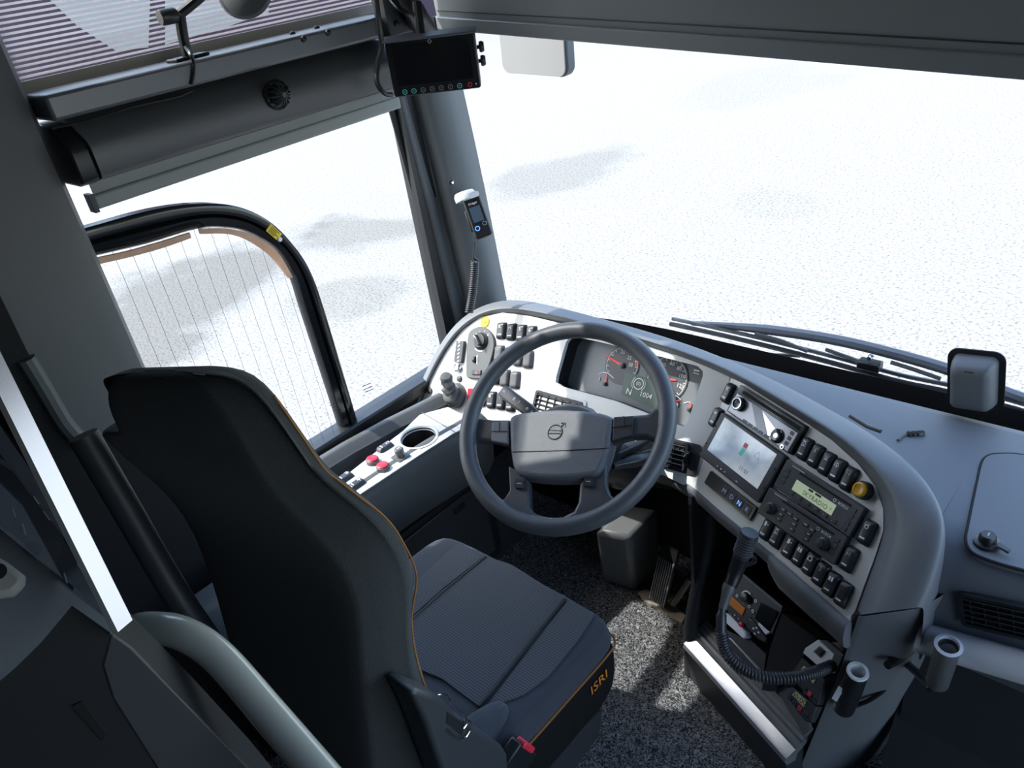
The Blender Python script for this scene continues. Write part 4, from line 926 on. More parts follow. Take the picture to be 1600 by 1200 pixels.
for x, y in ((-.044, .006), (-.044, -.004), (-.044, -.014), (-.028, .006), (-.012, .004), (-.010, -.006), (-.010, -.016), (.012, .006), (.028, .004), (.026, -.006), (.026, -.016)):
    q = build('button', MB().box(M @ T(x, y, .0145), .013, .0078, .002), K['key'], parent=t, bevel=.0006); build('button_mark', MB().line(M @ T(x, y), (-.003, 0), (.003, 0), .0018, .0157), K['whited'], parent=q)
for k in range(3): build('side_button', MB().box(M @ T(.081, .014-.012*k, .0145), .009, .008, .002), K['key'], parent=t, bevel=.0006)
# amber knob
M = RM(1352, 767, 1361, 747)
ak = thing('amber_knob', M, 'round amber push knob at the end of the upper switch row', 'knob')
build('base', MB().lathe(M, [(.0165, 0), (.016, .012), (.0145, .014), (.0001, .014)], 28), K['key'], parent=ak, smooth=40)
Mc = M @ T(0, 0, .014); build('cap', MB().lathe(Mc, [(.0125, 0), (.0125, .006), (.010, .008), (.0085, .005), (.0001, .0042)], 28), K['amber'], parent=ak, smooth=40)

# ================================================================== side console buttons
for u, v, lb in ((582, 719, 'red push button nearer the window on the side console'), (598, 729, 'red push button nearer the seat on the side console')):
    P = AX(u, v, 2, ZC+.010); P.z = ZC+.003; M = T(*P)
    rb = thing('push_button', M, lb, 'button', 'red console buttons')
    build('collar', MB().lathe(M, [(.0165, 0), (.0165, .010), (.015, .011), (.0001, .011)], 26), K['grey'], parent=rb, smooth=40)
    build('cap', MB().lathe(M, [(.0145, .010), (.0145, .0135), (.013, .0145), (.0001, .0145)], 26), K['red'], parent=rb, smooth=40)
P = AX(626, 714, 2, ZC+.003); M = SWC(626, 714)
js = thing('mirror_joystick', M, 'small square-based mirror joystick by the cup holder', 'joystick')
b = MB(); slab(b, M, .036, .036, .003, 0, .003); build('base', b, K['grey'], parent=js)
build('stem', MB().lathe(M, [(.010, .003), (.009, .012), (.012, .014), (.012, .024), (.009, .027), (.0001, .027)], 20), K['cass'], parent=js, smooth=40)
build('mark', MB().box(M @ T(0, 0, .0274), .002, .010, .0006), K['white'], parent=js)

# ================================================================== steering wheel
TH, PS = math.radians(35.2), math.radians(13)
nW = Vector((math.sin(PS)*math.sin(TH), -math.cos(PS)*math.sin(TH), math.cos(TH)))
CW = DEP(879.4, 661.7, 1.578)
def WP(u, v, o=0): return PL(u, v, nW, CW+nW*o)
xW = (WP(955, 648)-WP(800, 646)).normalized(); MW = frame(CW, xW, nW.cross(xW))
sw = thing('steering_wheel', MW, 'dark grey four-spoke steering wheel with padded hub', 'steering wheel')
RM_, rr_ = .2125, .0178
build('rim', MB().tube([MW @ Vector((RM_*math.cos(a*math.pi/48), RM_*math.sin(a*math.pi/48), 0)) for a in range(96)], rr_, 20, closed=True), K['wheel'], parent=sw, smooth=180)
def wprism(name, px, o, th, m, bev, parent=sw, **k):
    return build(name, MB().ngon_prism([WP(u, v, o) for u, v in px], -nW*th), m, parent=parent, bevel=bev, seg=4, smooth=50, **k)
hubpx = crom([WP(u, v, .004) for u, v in ((795, 662), (800, 648), (822, 643), (870, 639), (925, 642), (953, 649), (957, 660), (953, 690), (945, 718), (936, 737), (920, 744), (870, 748), (825, 745), (806, 738), (798, 715))], 3, closed=True)
hb = build('hub_pad', MB().ngon_prism(hubpx, -nW*.05), K['hub'], parent=sw, bevel=.010, seg=4, smooth=60)
wprism('left_spoke', ((745, 652), (770, 655), (800, 655), (800, 698), (770, 690), (742, 688), (735, 705), (726, 690), (727, 660), (734, 640)), -.006, .024, K['wheel'], .008)
wprism('right_spoke', ((950, 655), (985, 648), (1012, 646), (1024, 634), (1036, 640), (1036, 672), (1026, 690), (1008, 683), (985, 684), (950, 694)), -.006, .024, K['wheel'], .008)
wprism('lower_spoke', ((794, 728), (814, 738), (826, 754), (827, 792), (834, 802), (856, 808), (850, 822), (810, 814), (774, 794), (760, 776), (772, 782), (787, 780), (796, 766)), -.008, .022, K['wheel'], .008)
wprism('lower_spoke', ((947, 724), (922, 736), (905, 754), (903, 784), (896, 798), (876, 808), (886, 822), (928, 812), (968, 790), (978, 776), (962, 780), (952, 772), (947, 758)), -.008, .022, K['wheel'], .008)
# spoke buttons
for px, bl_, lb in (([(768, 659), (794, 658), (794, 694), (767, 689)], [(780, 659), (780, 674), (768, 674), (794, 674)], 'pale button block'), ([(958, 651), (990, 649), (988, 681), (956, 690)], [(974, 650), (974, 666), (957, 668), (988, 664)], None)):
    q = wprism('spoke_buttons', px, .002, .012, K['rim'] if lb else K['dark'], .003, label=lb)
    b = MB()
    for s_, e_ in ((0, 1), (2, 3)):
        A, B = WP(*bl_[s_], .0028), WP(*bl_[e_], .0028); b.tube([A, B], .0009, 4)
    build('button_gap', b, K['ink'], parent=q)
for u, v, s in ((812, 756, 0), (920, 753, 1)):
    M = frame(WP(u, v, -.004), xW, nW.cross(xW)); b = MB(); slab(b, M, .022, .021, .005, -.004, .003, taper=.003); q = build('thumb_button', b, K['key'], parent=sw); build('button_mark', MB().line(M, (-.005, 0), (.005, 0), .002, .0034), K['whited'], parent=q)
# embossed emblem on the pad: ring with an arrow and a bar
M = frame(WP(867, 675, .0045), xW, nW.cross(xW)); b = MB()
b.tube([M @ Vector((.0155*math.cos(a*math.pi/16), .0155*math.sin(a*math.pi/16), 0)) for a in range(32)], .0014, 6, closed=True)
b.tube([M @ Vector(p) for p in ((.0105, .0115, 0), (.019, .019, 0))], .0014, 6); b.tube([M @ Vector(p) for p in ((.011, .019, 0), (.0195, .0195, 0), (.019, .011, 0))], .0014, 6)
for y in (.0032, -.0032): b.tube([M @ Vector(p) for p in ((-.0135, y, 0), (.0135, y, 0))], .0009, 6)
b.text(M, 'VOLVO', .0068, z=.0010, sx=.95)
build('emblem', b, K['key'], parent=hb, label='embossed ring emblem')
A, B = WP(800, 706, .0046), WP(952, 700, .0046); b = MB(); b.tube(crom([A, WP(876, 704, .0046), B], 8), .0008, 5); build('pad_seam', b, K['ink'], parent=hb)
# column
c1 = CW-nW*.03; c2 = c1-nW*.10; c3 = Vector((CW.x-.0, 1.17, .56)); c4 = Vector((CW.x, 1.43, .36))
st_ = thing('steering_column', T(*c4), 'black steering column running down behind the wheel hub', 'steering column')
build('shroud', MB().tube(crom([c1, c2, c3], 6), [.05]+[.062]*10+[.07]*2, 18, sx=1.25), K['black'], parent=st_, smooth=60)
build('shaft_cover', MB().tube(crom([c3, c3.lerp(c4, .5), c4], 4), .055, 14), K['black'], parent=st_, smooth=60)
# stalks
def stalk(name, p, q, w1, h1, label, marks):
    d = (q-p); z = nW; M = frame(p, d, nW.cross(d)); L_ = d.length
    t = thing(name, M, label, 'stalk')
    rows = []
    for s, f in ((0, .55), (.25, .7), (.45, 1), (.97, 1.0), (1.0, .85)):
        rows.append([M @ Vector((L_*s, p_.x*f, p_.y*f)) for p_ in rrect(w1, h1, min(w1, h1)*.3, 3)])
    build('lever', MB().loft(rows, closed=True, cap=True), K['key'], parent=t, smooth=50)
    for k, (s, ch) in enumerate(marks): build('mark', MB().text(M @ T(L_*s, 0, h1*.5) @ RZ(180 if name == 'wiper_stalk' else 0), ch, w1*.42, z=.0005), K['white'], parent=t)
    return t, M, L_
q_ = DEP(786, 611, 1.80); p_ = DEP(862, 668, 1.70)
stalk('wiper_stalk', p_, q_, .030, .022, 'black left steering-column stalk with white markings', [(.93, 'w'), (.72, '8'), (.62, 'l'), (.45, 'o'), (.36, 'l')])
t, M, L_ = stalk('retarder_stalk', DEP(962, 708, 1.66), DEP(1027, 676, 1.70), .026, .024, 'black right column stalk with ringed tip behind the rim', [(.45, 'o')])
for s in (.78, .86): build('tip_ring', MB().tube([M @ Vector((L_*s, 0, 0)), M @ Vector((L_*s+.003, 0, 0))], .0138, 14), K['chrome'], parent=t)
stalk('gear_stalk', DEP(958, 728, 1.66), DEP(1022, 712, 1.69), .024, .030, 'short black lower stalk behind the right side of the wheel', [])

# ================================================================== driver seat
SX = -.928
se = thing('driver_seat', T(SX, .5, 0), 'black driver seat with orange stitching and ribbed blue-grey cushion', 'seat')
# backrest: rings of (half width, front, rear, bolster depth) going up
prof = [(.42, .225, .40, .25, .02, .20), (.55, .235, .402, .27, .03, .205), (.68, .240, .405, .29, .04, .21), (.78, .240, .402, .305, .04, .215), (.86, .240, .410, .315, .045, .22), (.92, .240, .425, .32, .045, .222), (.98, .238, .410, .315, .04, .215), (1.03, .232, .39, .305, .03, .19), (1.08, .218, .365, .292, .02, .162), (1.105, .208, .355, .287, .016, .158), (1.12, .200, .348, .283, .012, .155), (1.16, .19, .338, .278, .008, .15), (1.20, .184, .328, .276, .004, .14), (1.228, .172, .320, .278, .0, .12), (1.241, .145, .313, .283, .0, .1), (1.246, .09, .307, .288, .0, .06)]
def twist(p):                                        # the seat stands turned a little, more towards the headrest
    d = p.x-SX; z = p.z; p.y += d*.16*max(0, min(1, (z-.85)/.2)); p.z += d*.2*max(0, min(1, (z-1.11)/.08)); return p
def backring(z, hw, yf, yr, bo, rw):
    cx = SX; r = []; H0, R0_ = hw, rw
    hl, rl = (.238, .232) if .80 < z < 1.11 else ((hw, rw) if z < 1 else (hw*.88, rw*.95))
    for t in (-1, -.98, -.9, -.72, -.5, -.2, .2, .5, .72, .9, .98, 1):
        hw = hl if t < 0 else H0
        at = abs(t); y = yf-bo*(1-min(1, max(0, (at-.5)/.35))) if at < .95 else (yf-.012 if at < .99 else yf-.035)
        r.append(Vector((cx+t*hw, y, z)))
    mid = (yf+yr)/2
    for t, f in ((.99, .70), (.92, .42), (1.01, .14), (1.0, .06), (.95, 0), (.4, -.02), (-.4, -.02), (-.95, 0), (-1.0, .06), (-1.01, .14), (-.92, .42), (-.99, .70)):
        hw, rw = (hl, rl) if t < 0 else (H0, R0_)
        w_ = hw if f > .6 else ((hw+rw)/2 if f > .3 else rw)
        if f > .3 and f < .6: w_ = w_/.90
        r.append(Vector((cx+t*w_, yr+(yf-yr)*f, z)))
    for p in r: twist(p)
    return r
rings = [backring(*p) for p in prof]
bk = build('backrest', MB().loft(rings, closed=True, cap=True), K['seatback'], parent=se, sub=1, smooth=180)
for s in (-1, 1):
    c = crom([twist(Vector((SX+s*((hw if s > 0 or not .80 < z < 1.11 else .238)*.975), yf-.013, z))) for z, hw, yf, yr, bo, rw in prof[:-3]], 5)
    build('seam_stitching', MB().tube(c, .0015, 6), K['stitch'], parent=bk, label='orange stitched edge')
# rear shell line over the headrest
b = MB(); b.tube(crom([Vector((SX+.02, .285, 1.246)), Vector((SX+.06, .307, 1.247)), Vector((SX+.10, .327, 1.24))], 5), .0016, 5); build('head_seam', b, K['ink'], parent=bk)
# cushion
def cush(z, g, yb=.32):
    pts = [(-.235, yb), (-.243, .50), (-.243, .66), (-.242, .770), (-.228, .806), (-.19, .816), (-.08, .818), (.08, .818), (.205, .816), (.236, .806), (.244, .772), (.243, .66), (.240, .50), (.228, yb)]
    out = []
    cx, cy = 0, .57
    for x, y in pts: out.append(Vector((SX+.004+x*(1-g)*1.012, cy+(y-cy)*(1-g*1.0), z+.018+(.02*(y-.57)))))
    return out
rows = [cush(.405, .03), cush(.412, 0), cush(.43, -.004), cush(.446, .004), cush(.460, .016), cush(.469, .04), cush(.472, .09), cush(.471, .5), cush(.471, .9)]
cu = build('cushion', MB().loft(rows, closed=True, cap=True), K['seat'], parent=se, sub=1, smooth=180)
b = MB(); b.loft([cush(.28, .05), cush(.31, .004), cush(.36, -.004), cush(.40, -.006), cush(.414, -.002), cush(.416, .02)], closed=True); build('side_skirt', b, K['seatside'], parent=se, sub=1, smooth=180)
def zc(y): return .4925+.02*(y-.57)
def panel(px, name='insert_panel'):
    c = [AX(u, v, 2, .490) for u, v in px]
    for p in c: p.z = zc(p.y)
    return build(name, MB().prism(c, Vector((0, 0, -.004))), K['insert'], parent=se, smooth=20)
panel(((622, 990), (692, 928), (763, 874), (800, 886), (882, 938), (845, 984), (748, 1104), (690, 1060), (640, 1040)))
panel(((889, 940), (930, 962), (903, 1003), (857, 1058), (819, 1086), (757, 1108)))
panel(((716, 852), (758, 872), (690, 924), (622, 984), (606, 968), (656, 905)))
for a_ in (((748, 1104), (845, 984), (884, 939)), ((622, 987), (692, 926), (760, 872))):
    c = [AX(u, v, 2, .492) for u, v in a_]
    for p in c: p.z = zc(p.y)+.0
    build('cushion_seam', MB().tube(c, .0028, 6), K['ink'], parent=cu)
c = crom([p+Vector((0, 0, .003)) for p in cush(.413, -.004)[4:]], 4); build('seam_stitching', MB().tube(c, .0022, 5), K['stitch'], parent=cu, label='orange stitched edge')
# bolster at the rear right of the cushion
b = MB(); rows = []
for y, r in ((.36, .035), (.42, .05), (.50, .045), (.56, .02)):
    rows.append([Vector((SX+.195+r*.8*math.cos(a), y, .480+r*math.sin(a))) for a in [k*math.pi/6 for k in range(12)]])
build('rear_bolster', b.loft(rows, closed=True, cap=True), K['seat'], parent=se, sub=1, smooth=180)
# logo on the front right corner
ax_ = Vector((.0, 1, .02)).normalized(); P = Vector((SX+.2525, .735, .402)); Ml = frame(P, ax_, Vector((0, 0, 1)))
build('seat_logo', MB().text(Ml, 'ISRI', .032, z=.0025, sx=1.1), K['orange'], parent=se, label='orange maker lettering')
# base
b = MB(); b.abox(SX-.215, SX+.215, .30, .74, .20, .33); build('base_frame', b, K['dark'], parent=se, bevel=.01)
b = MB(); b.abox(SX-.19, SX+.19, .30, .70, .0, .21); build('bellows', b, K['void'], parent=se, bevel=.02)
b = MB(); b.ngon_prism([Vector((SX+.235, y, z)) for y, z in ((.30, .20), (.30, .335), (.62, .31), (.76, .28), (.74, .22), (.60, .20))], Vector((-.03, 0, 0))); build('side_trim', b, K['dark'], parent=se, bevel=.006)
P = AX(926, 1092, 0, SX+.21); Mk = frame(P, Vector((0, 1, 0)), Vector((0, 0, 1)))
build('adjuster_knob', MB().lathe(Mk, [(.020, -.02), (.020, .010), (.016, .014), (.0001, .014)], 20), K['black'], parent=se, smooth=40)
# folded armrest and belt buckle
XA = -.64
def AP(u, v, x=XA): return AX(u, v, 0, x)
b = MB(); b.ngon_prism([AP(*p) for p in ((642, 1084), (654, 1078), (690, 1092), (703, 1104), (718, 1122), (745, 1138), (786, 1166), (794, 1180), (796, 1215), (700, 1235), (664, 1130))], Vector((-.055, 0, 0)))
am = build('armrest', b, mat('armrest_black', (.04, .043, .048), .45), parent=se, bevel=.007, seg=3)
for px in (((684, 1087), (697, 1086), (704, 1098), (722, 1116), (730, 1128), (724, 1138)), ((724, 1128), (734, 1126), (735, 1138), (727, 1152), (716, 1152), (700, 1140))):
    build('belt_loop', MB().tube(crom([AP(u, v, XA+.003) for u, v in px], 4), .0016, 6), K['chrome'], parent=am)
build('slot', MB().ngon_prism([AP(u, v, XA+.001) for u, v in ((699, 1112), (726, 1132), (722, 1150), (698, 1130))], Vector((-.003, 0, 0))), K['void'], parent=am)
P = AX(806, 1184, 0, -.665); Mb_ = frame(P, Vector((.1, 1, .45)), Vector((0, -.4, 1)))
bu = build('belt_buckle', MB().box(Mb_, .05, .07, .024), K['black'], parent=se, bevel=.004)
build('release_button', MB().box(Mb_ @ T(.0255, .006, .004), .012, .040, .020), mat('buckle_red', (.75, .03, .06), .4), parent=bu, bevel=.003)

# ================================================================== pedals
b = MB(); rows = []
for (z, px) in ((.27, None),):
    pass
TLp, TRp = AX(928, 832, 2, .27), AX(984, 842, 2, .27)
BLp, BRp = AX(938, 905, 2, .02), AX(990, 924, 2, .0)
dd = Vector((.02, .11, .0))
b = MB(); v_ = [TLp, TRp, BRp, BLp]; bkz = [p+dd for p in v_]; bkz[0].z += .03; bkz[1].z += .03
b.add(v_+bkz, [(0, 1, 2, 3), (7, 6, 5, 4), (0, 4, 5, 1), (1, 5, 6, 2), (2, 6, 7, 3), (3, 7, 4, 0)])
build('pedal_cover', b, K['cass'], bevel=.014, seg=3, label='dark upright cover box left of the accelerator pedal', cat='cover', smooth=50)
A_, B_, C_, D_ = AX(1008, 925, 2, .04), AX(1034, 942, 2, .04), AX(1060, 890, 2, .15), AX(1036, 876, 2, .16)
M = frame((A_+B_+C_+D_)/4, (B_-A_)+(C_-D_), (D_-A_)+(C_-B_)); Wp, Hp = ((B_-A_)+(C_-D_)).length/2, ((D_-A_)+(C_-B_)).length/2+.05
pe = thing('accelerator_pedal', M, 'ribbed black accelerator pedal in the sunlit corner of the footwell', 'pedal')
build('plate', MB().box(M @ T(0, .025, -.006), Wp, Hp, .012), K['black'], parent=pe, bevel=.003)
for k in range(8): build('rib', MB().box(M @ T(-Wp/2+(k+.5)*Wp/8, .0, .002), .0035, Hp*.8, .005), K['rim'], parent=pe)  # lighter grey makes the ribs look lit
b = MB(); b.prism([AX(u, v, 2, .006) for u, v in ((997, 925), (1010, 920), (1048, 940), (1072, 962), (1065, 972), (1040, 958), (1004, 936))], Vector((0, 0, -.006))); build('hinge_plate', b, K['wear'], label='worn metal hinge plate at the foot of the accelerator pedal', cat='plate')
b = MB(); b.tube([AX(1052, 945, 2, .02), AX(1078, 905, 2, .10)], .008, 8); build('pedal_rod', b, K['wear'], label='worn metal rod to the right of the accelerator pedal', cat='rod')

# ================================================================== open cubby under the fascia
DH = Vector((.927, -.376, 0)).normalized(); DB = Vector((.376, .927, 0)).normalized()
R0 = AX(1088, 990, 2, .13); R1 = AX(1249, 1165, 2, .13)
DH = (R1-R0).normalized(); DB = Vector((-DH.y, DH.x, 0))
def prof_sweep(prof, p, q): return MB().loft([[a+DB*y+Vector((0, 0, z)) for y, z in prof] for a in (p, q)], closed=True, cap=True)
al = build('aluminium_sill', prof_sweep([(-.036, -.030), (-.042, -.018), (-.040, -.006), (-.034, -.004), (-.016, .006), (-.013, .012), (-.007, .013), (-.003, .018), (.004, .018), (.008, .024), (.014, .025), (.018, .032), (.028, .034), (.028, .018), (-.010, -.010), (-.014, -.030)], R0+DH*.004, R1+DH*.006), K['alu'], label='ribbed aluminium sill along the open cubby under the dash', cat='sill', smooth=25)
cb = thing('cubby_box', T(*R0), 'dark open cubby under the driver dash right of the pedals', 'cubby')
build('kick_panel', prof_sweep([(-.030, -.14), (-.034, -.026), (.03, -.0), (.03, -.14)], R0, R1), K['dark'], parent=cb)
b = prof_sweep([(.02, -.01), (.02, .0), (.30, .0), (.30, -.01)], R0, R1); build('tray', b, K['black'], parent=cb)
post = [RP(1092, 772, -.004), RP(1126, 802, -.004)]
b = MB(); q = [R0+DB*-.02+Vector((0, 0, -.13)), R0+DB*-.012+Vector((-.0, 0, .05)), post[0]+Vector((0, .03, -.16)), post[0]+Vector((.01, .03, -.06))]
b.tube(crom(q, 5), [.016]*16, 12); build('side_post', b, K['dark'], parent=cb, smooth=60)
b = MB(); b.ngon_prism([R0+DB*.0+Vector((0, 0, -.13)), R0+DB*.0+Vector((0, 0, .42)), R0+DB*.32+Vector((0, 0, .42)), R0+DB*.32+Vector((0, 0, -.13))], DH*-.012); build('side_wall', b, K['black'], parent=cb)
build('back_wall', MB().ngon_prism([R0+DB*.31+Vector((0, 0, -.1)), R1+DB*.31+Vector((0, 0, -.1)), R1+DB*.31+Vector((0, 0, .42)), R0+DB*.31+Vector((0, 0, .42))], DB*.01), K['void'], parent=cb)
# equipment on a sloping plane inside
nQ = nR; pQ = AX(1180, 950, 2, .36)
def QP(u, v, o=0): return PL(u, v, nQ, pQ+nQ*o)
def qslab(name, parent, px, th, m, bev=.001, o=0, **k): return build(name, MB().ngon_prism([QP(u, v, o) for u, v in px], -nQ*th), m, parent=parent, bevel=bev, **k)
def qframe(u, v, o=0): return frame(QP(u, v, o), QP(u+14, v+10.5, o)-QP(u-14, v-10.5, o), uR)
tc_ = thing('tachograph', qframe(1180, 940), 'dark cb radio unit with round dial and glossy lid in the cubby', 'radio')
qslab('body', tc_, ((1152, 910), (1164, 898), (1222, 952), (1206, 992), (1188, 970), (1146, 926)), .04, K['dark'])
qslab('glossy_lid', tc_, ((1189, 940), (1216, 956), (1200, 986), (1179, 966)), .003, K['gloss'], o=.003)
qslab('top_edge', tc_, ((1157, 899), (1161, 896), (1223, 947), (1220, 952)), .002, K['grey'], o=.002)
Mq = qframe(1166, 934, .002); q = build('dial_knob', MB().lathe(Mq, [(.0095, 0), (.009, .010), (.0001, .011)], 20), K['key'], parent=tc_, smooth=40)
build('dial_scale', MB().ring(Mq, .0135, .0028, 16, .0015, 60, 230), K['white'], parent=tc_)
for u, v in ((1152, 931), (1171, 948), (1176, 955), (1181, 939)): build('key_mark', MB().ring(qframe(u, v, .002), .0028, .0014, 10, .001), K['white'], parent=tc_)
tk = thing('taxi_meter', qframe(1150, 955), 'black radio unit with amber display below the dial unit in the cubby', 'radio')
qslab('body', tk, ((1134, 935), (1146, 924), (1190, 968), (1178, 985), (1160, 980), (1132, 950)), .03, K['black'], o=.001)
qslab('amber_display', tk, ((1140, 929), (1164, 950), (1159, 962), (1134, 940)), .002, K['amberlcd'], o=.004)
build('red_button', MB().lathe(qframe(1159, 976, .003), [(.0055, 0), (.005, .005), (.0001, .006)], 16), K['red'], parent=tk, smooth=40)
for u, v in ((1148, 961), (1154, 967)): build('key_mark', MB().line(qframe(u, v, .003), (-.002, 0), (.002, 0), .002), K['white'], parent=tk)
hd = thing('handset', qframe(1150, 985), 'pale grey flat handset lying under the amber display', 'handset')
qslab('body', hd, ((1129, 957), (1136, 958), (1164, 986), (1166, 996), (1160, 998), (1132, 972)), .02, K['whiteplastic'], bev=.003, o=.002)
wh = build('white_bracket', MB().ngon_prism([QP(u, v, .001) for u, v in ((1171, 962), (1178, 964), (1204, 988), (1196, 992), (1186, 986))], -nQ*.008), K['whiteplastic'], bevel=.002, label='pale bracket below the glossy lid in the cubby', cat='bracket')
ct = thing('control_pod', qframe(1185, 985), 'small black control pod with white keys below the dial unit', 'control')
qslab('body', ct, ((1168, 962), (1180, 972), (1192, 988), (1200, 998), (1196, 1006), (1184, 1000), (1166, 980)), .02, K['black'], o=.004, bev=.003)
for u, v in ((1177, 982), (1182, 981), (1185, 988), (1179, 990)): build('key_mark', MB().box(qframe(u, v, .0045), .004, .003, .001), K['white'], parent=ct)
qs = thing('storage_flap', qframe(1160, 1030), 'dark flat panel leaning below the handset in the cubby', 'panel')
qslab('panel', qs, ((1136, 985), (1166, 1000), (1168, 996), (1197, 1022), (1192, 1068), (1140, 1012)), .006, K['dark'], o=-.01)
qslab('bright_edge', qs, ((1138, 996), (1142, 998), (1194, 1052), (1192, 1056)), .004, K['alu'], o=-.008)
# black divider
build('divider', MB().ngon_prism([QP(u, v, .01) for u, v in ((1222, 958), (1276, 998), (1252, 1030), (1230, 1062), (1200, 1080), (1190, 1078), (1204, 1010))], -nQ*.05), K['void'], parent=cb)
# units on the right
wu = thing('switch_unit', qframe(1270, 1018), 'white unit with a square black rocker at the right of the cubby', 'switch unit')
qslab('body', wu, ((1258, 1012), (1278, 999), (1304, 1022), (1290, 1052), (1254, 1020)), .03, K['whiteplastic'], o=.012, bev=.002)
qslab('bezel', wu, ((1270, 1018), (1280, 1009), (1289, 1017), (1281, 1028)), .003, K['grey'], o=.0145)
qslab('rocker', wu, ((1273, 1018), (1280, 1012), (1286, 1018), (1280, 1024)), .003, K['black'], o=.017)
def lcdunit(nm, label, body, lcd, keys, redk, txt):
    t = thing(nm, qframe(*body[0]), label, 'heater timer', 'small display units in the cubby')
    qslab('body', t, body, .02, K['dark'], o=.010, bev=.002)
    d = qslab('display', t, lcd, .002, mat('lcd_olive_'+nm, (.20, .22, .14), .3, emit=(.35, .38, .2), es=.12), o=.0125)
    cx = sum(p[0] for p in lcd)/4; cy = sum(p[1] for p in lcd)/4
    if txt: build('display_print', MB().text(qframe(cx, cy, .0126), txt, .016), K['ink'], parent=d)
    for k, p in enumerate(keys): build('key', MB().box(qframe(*p, .0115), .0085, .0085, .002), K['red'] if k == redk else K['key'], parent=t, bevel=.0008)
lcdunit('heater_timer', 'dark unit with olive display below the white switch unit', ((1228, 1047), (1246, 1020), (1290, 1062), (1276, 1102), (1270, 1100)), ((1250, 1046), (1256, 1040), (1276, 1058), (1270, 1068)), ((1256, 1075), (1265, 1084), (1273, 1092), (1258, 1082)), 1, '')
lcdunit('clock_timer', 'dark timer with lit digits and a red key nearest the sill', ((1227, 1086), (1240, 1075), (1276, 1105), (1264, 1130), (1256, 1126)), ((1237, 1086), (1242, 1080), (1260, 1095), (1255, 1105)), ((1233, 1090), (1241, 1099), (1249, 1107), (1258, 1116), (1266, 1124)), 2, '00:00')
build('grey_shelf', MB().ngon_prism([QP(u, v, .0) for u, v in ((1212, 1076), (1240, 1074), (1266, 1140), (1256, 1150))], -nQ*.01), K['grey'], parent=cb)

# ================================================================== gooseneck microphone and its coiled lead
DMc = 1.40
mi = thing('microphone', T(*DEP(1130, 985, DMc)), 'black gooseneck microphone standing in front of the right fascia', 'microphone')
ap = crom([DEP(1172, 832, DMc-.03), DEP(1166, 848, DMc-.02), DEP(1158, 870, DMc-.01)], 4)
build('head', MB().tube(ap, [.0155, .0165, .0168, .0168, .0165, .0163, .016, .0155, .0145], 20), K['key'], parent=mi, smooth=50)
b = MB()
for k in range(7): p, q = ap[2].lerp(ap[7], k/7), ap[2].lerp(ap[7], k/7+.03); b.tube([p, q], .0171, 20)
build('grille', b, K['cass'], parent=mi)
build('neck', MB().tube(crom([ap[-1], DEP(1150, 893, DMc), DEP(1141, 916, DMc)], 4), [.0145, .0142, .014, .014, .0135, .013, .0125, .012, .011], 16), K['black'], parent=mi, smooth=50)
build('ferrule', MB().tube([DEP(1141, 914, DMc), DEP(1138, 920, DMc), DEP(1136, 927, DMc), DEP(1133, 938, DMc), DEP(1129, 950, DMc)], [.0115, .0118, .010, .0085, .0075], 14), K['cass'], parent=mi, smooth=40)
build('plug', MB().tube([DEP(1129, 948, DMc), DEP(1128, 958, DMc), DEP(1127, 961, DMc), DEP(1127, 988, DMc)], [.0065, .0075, .0095, .0090], 14), K['key'], parent=mi, smooth=40)
build('clip', MB().tube(crom([DEP(1174, 868, DMc+.02), DEP(1180, 874, DMc+.03), DEP(1176, 880, DMc+.03), DEP(1163, 884, DMc+.015)], 4), .004, 8), K['black'], parent=mi)
c = coil([DEP(1127, 984, DMc), DEP(1130, 1006, DMc+.005), DEP(1141, 1028, DMc), DEP(1163, 1046, DMc-.01), DEP(1196, 1058, DMc-.02), DEP(1236, 1059, DMc-.02), DEP(1272, 1051, DMc+.0), DEP(1300, 1040, DMc+.04)], .0085, .0030, 48)
build('coiled_lead', c, K['key'], label='thick black coiled lead from the microphone across the cubby', cat='cable', smooth=180)

# ================================================================== sockets on and beside the column
p0, p1 = AX(1340, 1050, 1, .985), AX(1318, 1106, 1, 1.0); d = (p0-p1); L_ = d.length; M = fr_n(p1, d.normalized(), Vector((1, 0, 0)))
ps_ = thing('power_socket', M, 'black power socket pod with chrome ring on the dash column', 'socket')
build('pod', MB().lathe(M, [(.012, -.004), (.019, 0), (.020, L_*.5), (.0185, L_*.96), (.016, L_)], 26, True), K['black'], parent=ps_, smooth=40)
build('ring', MB().lathe(M, [(.0165, L_*.97), (.0190, L_+.001), (.0180, L_+.004), (.0130, L_+.004), (.0115, L_*.7), (.0001, L_*.68)], 26, True), K['whiteplastic'], parent=ps_, smooth=30)  # ring is white in place of the chrome's bright reflection
P_ = AX(1309, 1084, 1, .975); build('label', MB().line(frame(P_, AX(1314, 1075, 1, .975)-AX(1304, 1093, 1, .975), AX(1303, 1080, 1, .975)-AX(1315, 1088, 1, .975)), (-.022, 0), (.022, 0), .010), K['white'], parent=ps_)
b = MB(); b.tube(crom([AX(1336, 1103, 1, 1.02), AX(1362, 1092, 1, 1.03), AX(1390, 1070, 1, 1.05), AX(1414, 1040, 1, 1.07)], 6), .004, 8); build('socket_cable', b, K['black'], label='black cable sagging from the power socket to the corner', cat='cable')
p0, p1 = AX(1482, 1009, 1, .985), AX(1464, 1066, 1, 1.0); d = (p0-p1); L_ = d.length; M = fr_n(p1, d.normalized(), Vector((1, 0, 0)))
hs = thing('tube_holder', M, 'grey tube holder with a pale rim below the silver ledge', 'holder')
build('tube', MB().lathe(M, [(.010, -.012), (.0175, 0), (.0185, L_), (.0155, L_), (.0145, .01), (.0001, .008)], 28, False), K['cass'], parent=hs, smooth=40)
